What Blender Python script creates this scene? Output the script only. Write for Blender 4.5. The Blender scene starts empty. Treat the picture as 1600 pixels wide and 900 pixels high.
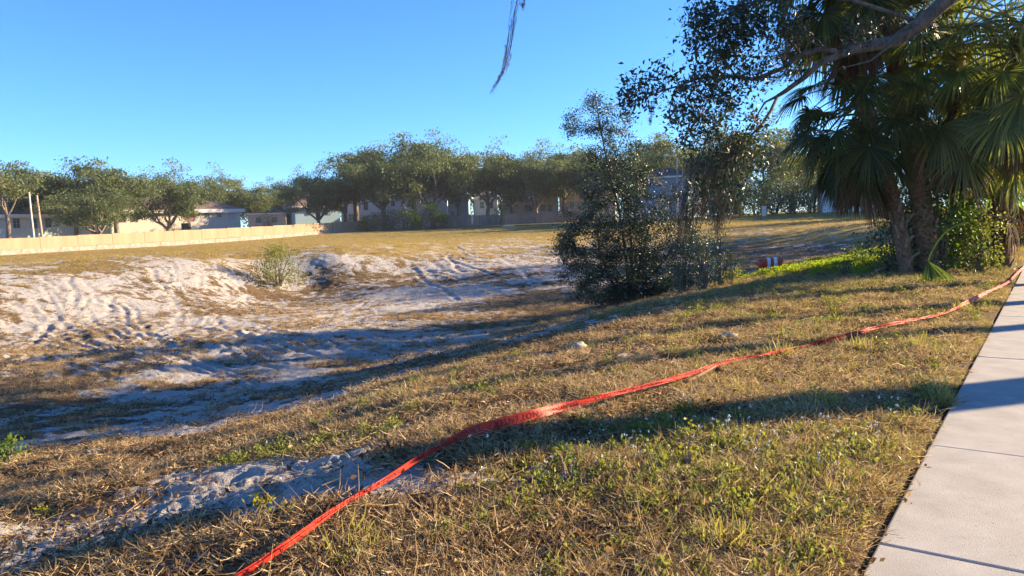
import bpy, math, random
import numpy as np
from mathutils import Vector, Matrix

# ------------------------------------------------------------------ camera, world, sun, exposure
C = bpy.context.scene
F = 1186.0; CAM_H = 1.6
PITCH = math.radians(4.96); ROLL = math.radians(1.8)
cam_data = bpy.data.cameras.new('camera'); cam = bpy.data.objects.new('camera', cam_data)
C.collection.objects.link(cam); C.camera = cam
cam_data.sensor_width = 36; cam_data.lens = 36 * F / 1600
cam_data.clip_start = 0.05; cam_data.clip_end = 3000
RM = Matrix.Rotation(math.pi/2 - PITCH, 3, 'X') @ Matrix.Rotation(-ROLL, 3, 'Z')
cam.matrix_world = Matrix.Translation((0, 0, CAM_H)) @ RM.to_4x4()
RN = np.array(RM)

SUN_EL = math.radians(19); SUN_AZ = math.radians(73.8)      # azimuth from +Y towards +X
SUN = np.array([math.sin(SUN_AZ)*math.cos(SUN_EL), math.cos(SUN_AZ)*math.cos(SUN_EL), math.sin(SUN_EL)])
world = bpy.data.worlds.new('World'); C.world = world; world.use_nodes = True
wn = world.node_tree.nodes; wl = world.node_tree.links
sky = wn.new('ShaderNodeTexSky'); sky.sky_type = 'NISHITA'; sky.sun_disc = False
sky.sun_elevation = SUN_EL; sky.sun_rotation = SUN_AZ
sky.air_density = 0.95; sky.dust_density = 0.0; sky.ozone_density = 9.5; sky.altitude = 600
wl.new(sky.outputs[0], wn['Background'].inputs[0]); wn['Background'].inputs[1].default_value = 0.085
sd = bpy.data.lights.new('sun', 'SUN'); so = bpy.data.objects.new('sun', sd); C.collection.objects.link(so)
sd.energy = 5.0; sd.angle = math.radians(0.55); sd.color = (1.0, 0.765, 0.49)
so.rotation_euler = Vector(SUN).to_track_quat('Z', 'Y').to_euler(); so.location = (40, 10, 40)
C.view_settings.view_transform = 'Standard'; C.view_settings.look = 'None'
C.view_settings.exposure = 1.92; C.view_settings.gamma = 1
C.render.engine = 'CYCLES'
C.cycles.max_bounces = 6; C.cycles.transparent_max_bounces = 4

# ------------------------------------------------------------------ helpers
def ray(px, py):
    return RN @ np.array([(px-800)/F, (450-py)/F, -1.0])
def P(px, py, z=None, d=None):                 # where the line of sight meets height z or distance d
    r = ray(px, py)
    t = (z-CAM_H)/r[2] if d is None else d/r[1]
    return np.array([0, 0, CAM_H]) + r*t
def rs(seed): return np.random.RandomState(seed)

def hsh(ix, iy, s):
    n = (ix.astype(np.int64)*374761393 + iy.astype(np.int64)*668265263 + s*1274126177) & 0x7fffffff
    n = ((n ^ (n >> 13)) * 1274126177) & 0x7fffffff
    return ((n ^ (n >> 16)) & 0xffff) / 65535.0
def vnoise(x, y, s=0):
    x0 = np.floor(x); y0 = np.floor(y); fx = x-x0; fy = y-y0
    fx = fx*fx*(3-2*fx); fy = fy*fy*(3-2*fy)
    a = hsh(x0, y0, s); b = hsh(x0+1, y0, s); c = hsh(x0, y0+1, s); d = hsh(x0+1, y0+1, s)
    return (a*(1-fx)+b*fx)*(1-fy) + (c*(1-fx)+d*fx)*fy
def fbm(x, y, s=0, o=4):
    r = 0; a = .5; t = 0
    for i in range(o):
        r = r + a*vnoise(x*2**i+17*i, y*2**i-9*i, s+i); t += a; a *= .5
    return r/t

class MB:
    """collects numpy geometry and builds ONE mesh"""
    def __init__(s): s.v = []; s.f = []; s.t = []; s.n = 0
    def add(s, v, f, tone=.5, mi=0):
        v = np.asarray(v, float).reshape(-1, 3); f = np.asarray(f, int)
        s.v.append(v); s.f.append((f+s.n, mi)); s.t.append(np.broadcast_to(np.asarray(tone, float), (len(v),)))
        s.n += len(v)
    def mesh(s, name, mats, smooth=False):
        me = bpy.data.meshes.new(name)
        v = np.concatenate(s.v); me.vertices.add(len(v)); me.vertices.foreach_set('co', v.ravel())
        lt = np.concatenate([np.full(len(f), f.shape[1]) for f, m in s.f])
        ls = np.concatenate([[0], np.cumsum(lt)[:-1]])
        li = np.concatenate([f.ravel() for f, m in s.f])
        me.loops.add(len(li)); me.loops.foreach_set('vertex_index', li)
        me.polygons.add(len(lt)); me.polygons.foreach_set('loop_start', ls)
        me.polygons.foreach_set('material_index', np.concatenate([np.full(len(f), m) for f, m in s.f]))
        me.polygons.foreach_set('use_smooth', np.full(len(lt), bool(smooth)))
        a = me.attributes.new('tone', 'FLOAT', 'POINT'); a.data.foreach_set('value', np.concatenate(s.t))
        for m in (mats if isinstance(mats, (list, tuple)) else [mats]): me.materials.append(m)
        me.update(calc_edges=True); return me
    def box(s, lo, hi, tone=.5, mi=0, M=None):
        x0, y0, z0 = lo; x1, y1, z1 = hi
        v = np.array([[x0,y0,z0],[x1,y0,z0],[x1,y1,z0],[x0,y1,z0],[x0,y0,z1],[x1,y0,z1],[x1,y1,z1],[x0,y1,z1]], float)
        if M is not None: v = M(v)
        s.add(v, [[0,3,2,1],[4,5,6,7],[0,1,5,4],[1,2,6,5],[2,3,7,6],[3,0,4,7]], tone, mi)
    def tube(s, pts, rad, seg=6, tone=.5, mi=0, cap=True, rough=0, rng=None):
        pts = np.asarray(pts, float); n = len(pts)
        rad = np.broadcast_to(np.asarray(rad, float), (n,))
        tg = np.gradient(pts, axis=0); tg /= np.linalg.norm(tg, axis=1)[:, None]+1e-9
        u = np.cross(tg[0], [0.3, 0.2, 1.0]); u /= np.linalg.norm(u)+1e-9
        a = np.arange(seg)/seg*2*np.pi; V = []
        for i in range(n):
            u = u - tg[i]*np.dot(u, tg[i]); u /= np.linalg.norm(u)+1e-9
            w = np.cross(tg[i], u)
            r = rad[i] if not rough else rad[i]*(1+rough*(rng.rand(seg)-.5))[:, None]
            V.append(pts[i] + r*(np.cos(a)[:, None]*u + np.sin(a)[:, None]*w))
        V = np.concatenate(V); k = np.arange(seg); q = []
        for i in range(n-1):
            q.append(np.stack([i*seg+k, i*seg+(k+1) % seg, (i+1)*seg+(k+1) % seg, (i+1)*seg+k], 1))
        s.add(V, np.concatenate(q), tone, mi)
        if cap:
            s.add(V[-seg:], [list(range(seg))], tone, mi); s.add(V[:seg], [list(range(seg))[::-1]], tone, mi)
    def leaves(s, cen, size, rng, width=.5, tone=.5, mi=0, up=0.0, out=None):
        """one folded leaf-shaped quad at each centre"""
        n = len(cen); d = rng.normal(size=(n, 3)); d[:, 2] += up
        if out is not None: d += out
        d /= np.linalg.norm(d, axis=1)[:, None]
        w = np.cross(d, rng.normal(size=(n, 3))); w /= np.linalg.norm(w, axis=1)[:, None]
        nn = np.cross(d, w)
        L = (np.broadcast_to(size, (n,))*(.6+.8*rng.rand(n)))[:, None]
        v = np.stack([cen, cen+d*L*.45+w*L*width*.5+nn*L*.08, cen+d*L, cen+d*L*.45-w*L*width*.5+nn*L*.08], 1)
        s.add(v.reshape(-1, 3), np.arange(4*n).reshape(n, 4), np.repeat(np.broadcast_to(tone, (n,)), 4), mi)

def link(o, parent=None):
    C.collection.objects.link(o)
    if parent: o.parent = parent
    return o
def part(name, mb, mats, parent, smooth=False, stuff=False):
    me = mb if isinstance(mb, bpy.types.Mesh) else mb.mesh(name, mats, smooth)
    o = link(bpy.data.objects.new(name, me), parent)
    if stuff: o['kind'] = 'stuff'
    return o
def tag(o, label=None, cat=None, group=None, kind=None):
    if label: o['label'] = label
    if cat: o['category'] = cat
    if group: o['group'] = group
    if kind: o['kind'] = kind
    return o
def thing(name, label, cat, loc=(0, 0, 0), rz=0, group=None):
    o = bpy.data.objects.new(name, None); o.empty_display_size = .3
    o.location = [float(c) for c in loc]; o.rotation_euler = (0, 0, rz)
    return tag(link(o), label, cat, group)
def copy_thing(root, loc, rz, label, scale=1.0, group=None):
    r = root.copy(); C.collection.objects.link(r)
    r.location = [float(c) for c in loc]; r.rotation_euler = (0, 0, rz)
    r.scale = (scale,)*3 if np.isscalar(scale) else scale
    r['label'] = label
    if group: r['group'] = group
    for ch in root.children:
        c = ch.copy(); C.collection.objects.link(c); c.parent = r
    return r

# ------------------------------------------------------------------ materials
def mat(name, build):
    m = bpy.data.materials.new(name); m.use_nodes = True
    nt = m.node_tree; nt.nodes.clear(); out = nt.nodes.new('ShaderNodeOutputMaterial')
    build(nt, out); return m
def N(nt, t, **kw):
    n = nt.nodes.new(t)
    for k, v in kw.items():
        if k.startswith('i_'): n.inputs[k[2:].replace('_', ' ')].default_value = v
        else: setattr(n, k, v)
    return n
def ramp(nt, fac, stops):
    r = nt.nodes.new('ShaderNodeValToRGB'); e = r.color_ramp.elements
    while len(e) < len(stops): e.new(.5)
    for el, (p, c) in zip(e, stops): el.position = p; el.color = (*c, 1)
    nt.links.new(fac, r.inputs[0]); return r.outputs[0]
def noise(nt, scale, detail=3, rough=.6, obj=True, stretch=None):
    tc = nt.nodes.new('ShaderNodeTexCoord'); v = tc.outputs['Object']
    if stretch:
        mp = nt.nodes.new('ShaderNodeMapping'); mp.inputs['Scale'].default_value = stretch
        nt.links.new(v, mp.inputs[0]); v = mp.outputs[0]
    n = nt.nodes.new('ShaderNodeTexNoise'); n.inputs['Scale'].default_value = scale
    n.inputs['Detail'].default_value = detail; n.inputs['Roughness'].default_value = rough
    nt.links.new(v, n.inputs['Vector']); return n.outputs['Fac']
def bump(nt, h, strength, dist):
    b = nt.nodes.new('ShaderNodeBump'); b.inputs['Strength'].default_value = strength
    b.inputs['Distance'].default_value = dist; nt.links.new(h, b.inputs['Height']); return b.outputs[0]
def leaf_mat(name, stops, trans=.35, rough=.5, spec=.35, k=.72):
    stops = [(p, tuple(c*k for c in col)) for p, col in stops]
    def b(nt, out):
        at = N(nt, 'ShaderNodeAttribute', attribute_name='tone')
        col = ramp(nt, at.outputs['Fac'], stops)
        p = N(nt, 'ShaderNodeBsdfPrincipled'); p.inputs['Roughness'].default_value = rough
        p.inputs['Specular IOR Level'].default_value = spec
        nt.links.new(col, p.inputs['Base Color'])
        t = N(nt, 'ShaderNodeBsdfTranslucent')
        hs = N(nt, 'ShaderNodeHueSaturation'); hs.inputs['Value'].default_value = 1.5; hs.inputs['Saturation'].default_value = 1.15
        nt.links.new(col, hs.inputs['Color']); nt.links.new(hs.outputs[0], t.inputs[0])
        mx = N(nt, 'ShaderNodeMixShader'); mx.inputs[0].default_value = trans
        nt.links.new(p.outputs[0], mx.inputs[1]); nt.links.new(t.outputs[0], mx.inputs[2])
        nt.links.new(mx.outputs[0], out.inputs[0])
    return mat(name, b)
def rough_mat(name, c1, c2, scale=6, rough=.85, bs=.3, bd=.02, stretch=None, spec=.3, detail=4):
    def b(nt, out):
        n = noise(nt, scale, detail, .65, stretch=stretch)
        p = N(nt, 'ShaderNodeBsdfPrincipled'); p.inputs['Roughness'].default_value = rough
        p.inputs['Specular IOR Level'].default_value = spec
        nt.links.new(ramp(nt, n, [(.3, c1), (.7, c2)]), p.inputs['Base Color'])
        if bs: nt.links.new(bump(nt, n, bs, bd), p.inputs['Normal'])
        nt.links.new(p.outputs[0], out.inputs[0])
    return mat(name, b)

M = {}
M['bark'] = rough_mat('oak_bark', (.05,.042,.032), (.185,.155,.12), 14, .9, .9, .03, (1,1,.35))
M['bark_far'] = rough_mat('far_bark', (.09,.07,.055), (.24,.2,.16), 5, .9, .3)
M['palm_bark'] = rough_mat('palm_bark', (.06,.035,.02), (.27,.16,.09), 12, .9, .8, .03)
M['palm_boot'] = rough_mat('palm_boot', (.12,.09,.06), (.36,.27,.18), 18, .9, .5, .02)
M['oak_leaf'] = leaf_mat('oak_leaf', [(0,(.018,.032,.012)),(.5,(.04,.065,.02)),(1,(.10,.125,.04))], .22, .42, .5)
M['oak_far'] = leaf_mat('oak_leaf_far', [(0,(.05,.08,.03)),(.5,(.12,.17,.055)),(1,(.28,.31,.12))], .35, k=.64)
M['bush_leaf'] = leaf_mat('bush_leaf', [(0,(.014,.032,.016)),(.5,(.036,.068,.03)),(1,(.09,.13,.055))], .18, .4, .5)
M['green_leaf'] = leaf_mat('green_leaf', [(0,(.03,.07,.012)),(.5,(.08,.16,.02)),(1,(.22,.30,.04))], .45)
M['yellow_leaf'] = leaf_mat('yellow_leaf', [(0,(.08,.12,.02)),(.5,(.25,.26,.04)),(1,(.5,.42,.05))], .4)
M['frond'] = leaf_mat('palm_frond', [(0,(.022,.034,.008)),(.5,(.055,.075,.014)),(1,(.17,.2,.035))], .36, .45, .28)
M['frond_young'] = leaf_mat('young_frond', [(0,(.05,.1,.015)),(.5,(.12,.2,.03)),(1,(.3,.38,.06))], .5, .4, .5)
M['frond_dead'] = leaf_mat('dead_frond', [(0,(.06,.034,.02)),(.5,(.18,.10,.055)),(1,(.40,.25,.13))], .2, .8, .2)
M['moss'] = leaf_mat('spanish_moss', [(0,(.05,.055,.045)),(.5,(.12,.125,.10)),(1,(.25,.24,.19))], .3, .9, .1)
M['moss_pale'] = leaf_mat('pale_moss', [(0,(.2,.17,.14)),(.5,(.36,.31,.26)),(1,(.55,.48,.4))], .3, .9, .1)
M['straw'] = leaf_mat('dry_straw', [(0,(.045,.027,.016)),(.3,(.15,.092,.045)),(.58,(.43,.31,.155)),(1,(.85,.68,.40))], .3, .7, .25, k=.88)
M['grass'] = leaf_mat('green_grass', [(0,(.14,.12,.035)),(.5,(.29,.26,.07)),(1,(.46,.42,.14))], .4, .55, k=.85)
M['gold'] = leaf_mat('golden_grass', [(0,(.24,.17,.055)),(.5,(.46,.34,.11)),(1,(.62,.50,.19))], .35, .7, .2)
M['weed'] = leaf_mat('weed_leaf', [(0,(.09,.11,.025)),(.5,(.21,.225,.05)),(1,(.42,.42,.10))], .4, .5, k=.85)
M['twig'] = rough_mat('twig', (.12,.085,.06), (.38,.30,.22), 20, .9, 0)
M['petal'] = rough_mat('petal', (.7,.68,.62), (.8,.78,.72), 20, .7, 0)
M['rock'] = rough_mat('pale_rock', (.2,.185,.16), (.42,.39,.34), 30, .85, .5, .02)
# ------------------------------------------------------------------ terrain
ctl = []
def G(px, py, z=None, d=None): ctl.append(P(px, py, z=z, d=d))
# field beyond the pit
for a in [(-120,405,None,78),(0,398,None,85),(120,391,None,92),(250,384,None,103),(400,373,None,118),(540,362,None,133),(640,357,None,140),
          (760,352,None,142),(900,347,None,138),(1050,341,None,120),(1200,334,None,100),(1390,327,None,95),(1500,330,None,80),
          (0,418,0,None),(250,402,0,None),(450,388,0.05,None),(650,374,None,85),(800,365,None,85),(950,358,None,85),(1150,347,None,78),(1380,340,None,70)]:
    G(a[0], a[1], a[2], a[3])
G(985, 482, -.35); G(1030, 476, -.3); G(930, 495, -.55)
# far rim of the pit
for px, py, z in [(-150,452,-.1),(0,438,-.1),(120,430,-.1),(230,423,-.1),(330,416,-.1),(420,408,-.1),(520,404,-.05),(620,400,-.1),(720,392,-.1),(820,384,-.05),(900,378,0)]:
    G(px, py, z)
for px, py, d in [(1000,366,68),(1100,360,62),(1200,357,58),(1300,352,56),(1400,352,50)]: G(px, py, d=d)
# foot of the far bank
for px, py in [(-150,540),(0,522),(100,512),(200,502),(300,487),(400,464)]: G(px, py, -1.5)
for px, py, z in [(480,447,-1.35),(560,440,-1.15),(680,452,-1.4),(800,464,-1.5),(900,468,-1.45),(1000,462,-1.3),(1080,440,-1.1),(1160,405,-.95),(1250,398,-.85),(1340,392,-.5),
                  (700,420,-.75),(830,420,-.8),(620,425,-.85)]: G(px, py, z)
# floor
for px, py in [(-100,600),(0,600),(150,580),(300,560),(450,530),(600,500),(750,490),(860,492),(0,650),(150,650),(300,630),(420,610),(520,575),(650,540),(780,520)]:
    G(px, py, -1.5)
# near bank
for px, py, z in [(0,700,-1.25),(150,700,-1.15),(300,690,-1.0),(420,650,-1.15),(500,620,-1.1),(560,590,-1.1),(660,562,-1.1),(760,535,-1.1),(850,512,-1.1),
                  (0,800,-.75),(150,800,-.6),(300,760,-.5),(430,700,-.5),(530,650,-.5),(620,600,-.6),(720,575,-.6),(830,540,-.55),(900,505,-.6),
                  (0,895,-.42),(150,895,-.26),(300,860,-.14),(400,820,-.1),(520,740,-.1),(600,680,-.15),(680,635,-.15),(780,600,-.12),(900,560,-.1),(960,500,-.15),
                  (1060,470,-.15),(1150,440,-.2),(1250,425,-.1),(1330,415,0),(400,900,0),(560,850,0),(740,700,0),(900,700,0),(1100,800,0),(1200,600,0),(1000,600,0),
                  (1300,500,0),(1400,470,.02),(1150,500,0),(1450,440,.08)]: G(px, py, z)
E0 = np.array([1.57, 3.32]); ED = np.array([.583, .812]); ED /= np.linalg.norm(ED); EN = np.array([ED[1], -ED[0]])   # pavement edge line
for t in [-12,-6,-2,0,3,6,10,15,20,26,34,45]:
    for o in [0, 1.9, 5, 14]:
        p = E0+ED*t+EN*o; ctl.append(np.array([p[0], p[1], 0.0 if t < 20 else .25*(t-20)/25]))
p = E0+ED*24-EN*2.2; ctl.append(np.array([p[0], p[1], .45])); p = E0+ED*20-EN*1.5; ctl.append(np.array([p[0], p[1], .2]))
for x, y, z in [(-3,0,-.15),(-3,-5,-.1),(0,-8,0),(-10,-3,-1.4),(-20,4,-1.5),(-30,12,-1.5),(-34,20,-1.4),(-40,34,-.1),(-50,20,-.1),(-25,-15,-1),(-60,0,0),(0,-40,0),
                (40,-30,0),(-60,-60,0),(-120,60,0),(-150,150,1),(0,250,1.4),(150,200,1.4),(200,50,.6),(150,-80,0),(0,-150,0),(70,70,1.0),(50,90,1.5)]:
    ctl.append(np.array([x, y, z], float))
ctl = np.array(ctl)
def tps(r2): return .5*r2*np.log(r2+1e-6)
SC = 20.0
cx = ctl[:, :2]/SC
def _solve():
    n = len(cx); D = ((cx[:, None]-cx[None])**2).sum(2); K = tps(D)+np.eye(n)*2e-3
    Q = np.hstack([np.ones((n, 1)), cx]); A = np.block([[K, Q], [Q.T, np.zeros((3, 3))]])
    return np.linalg.solve(A, np.concatenate([ctl[:, 2], np.zeros(3)]))
W = _solve()
def base_z(x, y):
    x = np.asarray(x, float).ravel()/SC; y = np.asarray(y, float).ravel()/SC
    r = np.zeros_like(x)
    for i in range(0, len(x), 40000):
        s = slice(i, i+40000)
        D = (x[s, None]-cx[None, :, 0])**2+(y[s, None]-cx[None, :, 1])**2
        r[s] = tps(D) @ W[:-3] + W[-3] + W[-2]*x[s] + W[-1]*y[s]
    return r
# wheel tracks and gullies: (pixel, pixel, height, width, depth)
TR = []
def track(a, b, z, w, dep, z2=None):
    TR.append((P(*a, z=z)[:2], P(*b, z=z if z2 is None else z2)[:2], w, dep))
for a, b in [((185,490),(262,546)),((200,487),(280,546)),((262,520),(345,556)),((275,512),(325,560)),((290,500),(400,530)),((340,500),(420,545)),
             ((310,506),(410,516)),((60,530),(180,545)),((120,512),(190,560)),((0,560),(90,505)),((10,590),(55,540)),((330,560),(420,500)),
             ((380,528),(520,560)),((420,500),(640,470)),((430,508),(660,480)),((640,440),(730,470)),((560,500),(820,505)),((600,520),(860,512)),
             ((480,545),(760,530)),((150,600),(420,640)),((120,640),(430,600)),((160,615),(440,655))]:
    track(a, b, -1.5, .13, .045)
for a, b in [((232,425),(262,475)),((272,428),(284,468)),((300,432),(340,476)),((320,460),(345,478)),((95,440),(70,480)),((140,440),(180,490)),
             ((30,450),(20,500)),((180,436),(150,500)),((205,430),(225,470)),((355,420),(375,460)),((115,432),(118,500)),((65,440),(100,505))]:
    track(a, b, -.2, .12, .032, -1.4)
_r = rs(4)
for i in range(22):
    px = _r.uniform(-20, 410); yt = np.interp(px, [0, 230, 420], [441, 427, 412])+_r.uniform(0, 12); dx = _r.choice([-1, 1, 1])*_r.uniform(8, 60)
    track((px, yt), (px+dx, yt+_r.uniform(30, 62)), -.3, _r.uniform(.06, .11), _r.uniform(.014, .028), -1.45)
for i in range(26):
    px = _r.uniform(0, 560); py = _r.uniform(500, 560); an = _r.choice([.25, .32, -.5]); L_ = _r.uniform(60, 170)
    track((px, py), (px+L_, py+L_*an), -1.5, .09, .04); track((px+5, py-7), (px+L_+7, py-7+L_*an), -1.5, .09, .04)
for i in range(16):
    px = _r.uniform(620, 840); py = _r.uniform(392, 425)
    track((px, py), (px+_r.uniform(20, 110), py+_r.uniform(20, 38)), -.5, .12, .04, -1.3)
for a, b in [((650,400),(780,462)),((665,398),(790,455)),((700,395),(730,440)),((880,385),(860,440)),((600,402),(640,440)),((540,404),(570,440)),((760,390),(830,440))]:
    track(a, b, -.1, .2, .022, -1.3)
for a, b in [((0,880),(380,738)),((60,895),(420,765)),((0,830),(260,790))]: track(a, b, -.85, .22, .07, -.5)
def seg_dist(x, y, a, b):
    ab = b-a; L = ab @ ab; t = np.clip(((x-a[0])*ab[0]+(y-a[1])*ab[1])/L, 0, 1)
    return np.hypot(x-a[0]-t*ab[0], y-a[1]-t*ab[1]), t
def sstep(a, b, x): t = np.clip((x-a)/(b-a), 0, 1); return t*t*(3-2*t)
def side(x, y): return (x-E0[0])*EN[0]+(y-E0[1])*EN[1]         # metres to the right of the pavement's left edge
def height(x, y, masks=False):
    x = np.asarray(x, float).ravel(); y = np.asarray(y, float).ravel()
    z = base_z(x, y); sd_ = side(x, y); d = np.hypot(x, y)
    low = sstep(-.15, -.9, z)                                   # inside the pit
    off = sstep(-.05, -1.2, sd_)
    fade = sstep(120, 50, d)
    z0 = z.copy()
    n1 = fbm(x*.6, y*.6, 3)-.5; n2 = fbm(x*2.3, y*2.3, 7)-.5; n3 = fbm(x*8, y*8, 11, 3)-.5
    slope = sstep(-.05, -.5, z)*sstep(-1.5, -1.05, z)
    z = z + off*fade*(n1*(.10+.05*low) + n2*(.08+.01*low) + n3*.05 + (fbm(x*22, y*22, 19, 2)-.5)*.035)
    tr = np.zeros_like(z)
    for a, b, w, dep in TR:
        m = (np.abs(x-(a[0]+b[0])/2) < abs(a[0]-b[0])/2+1.5) & (np.abs(y-(a[1]+b[1])/2) < abs(a[1]-b[1])/2+1.5)
        if not m.any(): continue
        xx = x[m]; yy = y[m]
        dd, t = seg_dist(xx+(vnoise(xx*.6, yy*.6, 31)-.5)*.35, yy+(vnoise(xx*.6, yy*.6, 33)-.5)*.35, a, b)
        e = sstep(0, .12, t)*sstep(1, .88, t)
        z[m] += e*(-dep*np.exp(-(dd/w)**2) + .5*dep*np.exp(-((dd-1.7*w)/w)**2)); tr[m] = np.maximum(tr[m], e*np.exp(-(dd/(2.2*w))**2))
    # edge of the turf is a few centimetres above the pavement, none under it
    z = np.where(sd_ > 0, np.minimum(z, 9)-.0, z)
    z = z - .14*sstep(-.03, .03, sd_)*sstep(1.93, 1.87, sd_)*sstep(36, 35, (x-E0[0])*ED[0]+(y-E0[1])*ED[1])
    z = z - .02*sstep(-.25, -.02, sd_)*sstep(.0, -.02, sd_)
    return (z, z0, tr) if masks else z
def gz(x, y): return float(height([x], [y])[0])
def ground(px, py):
    """point of the terrain seen at a photo position (march along the sight line)"""
    r = ray(px, py); r = r/r[1]
    ds = np.concatenate([np.linspace(2.2, 30, 700), np.linspace(30, 170, 900)])
    pts = np.array([0, 0, CAM_H])+ds[:, None]*r
    hgt = height(pts[:, 0], pts[:, 1])
    k = np.nonzero(pts[:, 2] <= hgt)[0]
    k = k[0] if len(k) else len(ds)-1
    return np.array([pts[k, 0], pts[k, 1], hgt[k]])

# what covers the soil: (px, py, bare sand, green)
SN = [(0,410,.15,.15),(300,395,.12,.2),(500,380,.06,.2),(700,365,.0,.55),(900,360,.0,.5),(1200,345,.0,.4),(1390,345,.05,.3),(150,422,.3,.1),(400,392,.15,.1),(560,392,.2,.1),
 (620,388,.35,.05),(760,380,.4,.15),(860,374,.4,.2),(0,470,.8,0),(100,460,.72,0),(60,500,.75,0),(250,450,.68,0),(350,440,.68,0),(300,430,.75,0),(0,440,.6,0),(160,440,.8,0),(200,485,.75,0),
 (450,430,.7,0),(500,420,.65,0),(600,410,.6,0),(700,420,.72,0),(800,410,.66,0),(850,430,.68,0),(900,390,.5,0),(580,430,.4,0),(730,440,.5,0),(100,520,.38,0),(200,540,.42,0),(0,560,.3,0),
 (300,520,.64,0),(400,500,.7,0),(350,480,.35,0),(450,460,.2,0),(600,440,.3,0),(650,455,.85,0),(600,480,.9,0),(500,520,.85,0),(700,540,.85,0),(600,545,.95,0),(800,520,.75,0),(850,500,.25,0),(700,490,.38,0),(880,470,.15,0),
 (50,620,.15,0),(200,620,.7,0),(300,600,.85,0),(400,590,.92,0),(350,650,.85,0),(250,660,.75,0),(100,650,.3,0),(500,600,.6,0),(560,580,.15,0),(480,650,.2,0),(400,680,.15,0),(100,720,.15,0),(200,710,.25,0),(300,730,.3,0),
 (50,760,.35,0),(150,790,.5,0),(330,750,.9,0),(250,790,.95,0),(100,830,.8,0),(400,740,.7,0),(450,720,.55,0),(300,820,.85,0),(400,800,.85,0),(350,870,.7,0),(200,870,.8,0),(60,870,.8,0),(450,800,.7,0),(20,820,.7,0),(180,820,.75,0),(520,720,.5,0),
 (560,660,.3,.05),(500,680,.35,0),(650,760,.8,0),(700,730,.4,0),(720,600,.42,.1),(560,780,.55,0),(480,840,.5,0),(250,900,.7,0),(120,780,.6,0),(640,700,.2,0),(620,620,.1,.2),(900,540,.35,.1),(800,640,.12,.1),(800,800,.1,.1),(1000,800,.05,.3),(1200,700,0,.42),(1100,700,0,.36),(1100,620,.05,.15),
 (950,620,.1,.1),(1300,500,.03,.4),(1100,520,.1,.3),(1300,420,0,.95),(1200,440,0,.7),(1380,415,0,.9),(1400,800,0,.32),(1450,620,0,.5),(1250,600,.02,.35),(900,850,.05,.15),(1200,850,0,.4),(700,860,.08,.1),(1150,370,.25,.1),(1250,380,.28,.1),(1350,370,.2,.1),(1330,350,.1,.2),
 (1450,480,0,.4),(1560,390,0,.4),(1000,470,.15,.2),(1100,450,.1,.3),(1040,830,.15,.2)]
SN = np.array(SN, float)
SNW = np.array([ground(a[0], a[1]) for a in SN])
def lp(x, y):
    r = np.maximum(np.hypot(x, y), 2.0); return np.stack([np.arctan2(x, y), np.log(r)*1.0], 1)
SNL = lp(SNW[:, 0], SNW[:, 1])
def cover(x, y):
    x = np.asarray(x, float).ravel(); y = np.asarray(y, float).ravel()
    x = x + (fbm(x*.5, y*.5, 50)-.5)*1.6; y = y + (fbm(x*.5, y*.5, 57)-.5)*1.6
    L = lp(x, y); s = np.zeros(len(x)); g = np.zeros(len(x))
    for i in range(0, len(x), 40000):
        k = slice(i, i+40000)
        w = 1/(((L[k, None]-SNL[None])**2).sum(2)+2e-4)**2.3; w /= w.sum(1)[:, None]
        s[k] = w @ SN[:, 2]; g[k] = w @ SN[:, 3]
    s = s*1.0-.08+((fbm(x*.8, y*1.5, 71)-.5)*1.3+(fbm(x*3.6, y*5.5, 73, 3)-.5)*1.5)*sstep(0, .12, s)
    g = g+(fbm(x*1.1, y*1.1, 75)-.5)*.7*sstep(0, .1, g)
    return np.clip(s, 0, 1), np.clip(g, 0, 1)

def build_ground():
    th0 = np.radians(44); ths = list(np.linspace(-th0, th0, 640))
    rest = np.linspace(th0, 2*np.pi-th0, 62)[1:-1]; ths = np.array(ths+list(rest))
    r = [.6]
    while r[-1] < 1400:
        d = r[-1]
        st = .05 if d < 3 else (.012+.0085*(d-3)*1 if d < 8 else (.055+.0017*(d-8) if d < 20 else (.075 if d < 42 else .075+.02*(d-42))))
        if d < 3: st = .03 if d > 2.2 else .3
        r.append(d+st)
    r = np.array(r); nt_, nr = len(ths), len(r)
    R, T = np.meshgrid(r, ths, indexing='ij'); X = (R*np.sin(T)).ravel(); Y = (R*np.cos(T)).ravel()
    z, z0, tr = height(X, Y, True)
    s, g = cover(X, Y)
    far = sstep(150, 260, np.hypot(X, Y)); z = z*(1-far)+1.0*far
    s = np.clip(s + tr*.28*(s > .1), 0, 1)
    v = np.stack([X, Y, z], 1); v = np.vstack([v, [[0, 0, gz(0, 0)]]])
    i = np.arange(nr-1)[:, None]; j = np.arange(nt_)[None]
    a = i*nt_+j; b = i*nt_+(j+1) % nt_
    q = np.stack([a, a+nt_, b+nt_, b], 2).reshape(-1, 4)
    q = q[:, ::-1]
    mb = MB(); mb.add(v, q); k = np.arange(nt_)
    mb.f.append((np.stack([np.full(nt_, len(v)-1), (k+1) % nt_, k], 1), 0))
    me = mb.mesh('ground', [M['ground']], True)
    for nm, val in (('sand', s), ('green', g)):
        at = me.attributes.new(nm, 'FLOAT', 'POINT'); at.data.foreach_set('value', np.append(val, 0))
    # make sure faces look up
    me.update()
    if me.polygons[1000].normal.z < 0: me.flip_normals()
    return tag(link(bpy.data.objects.new('ground', me)), 'sandy lot with dry grass, excavated hollow and raised banks', kind='structure')

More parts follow.
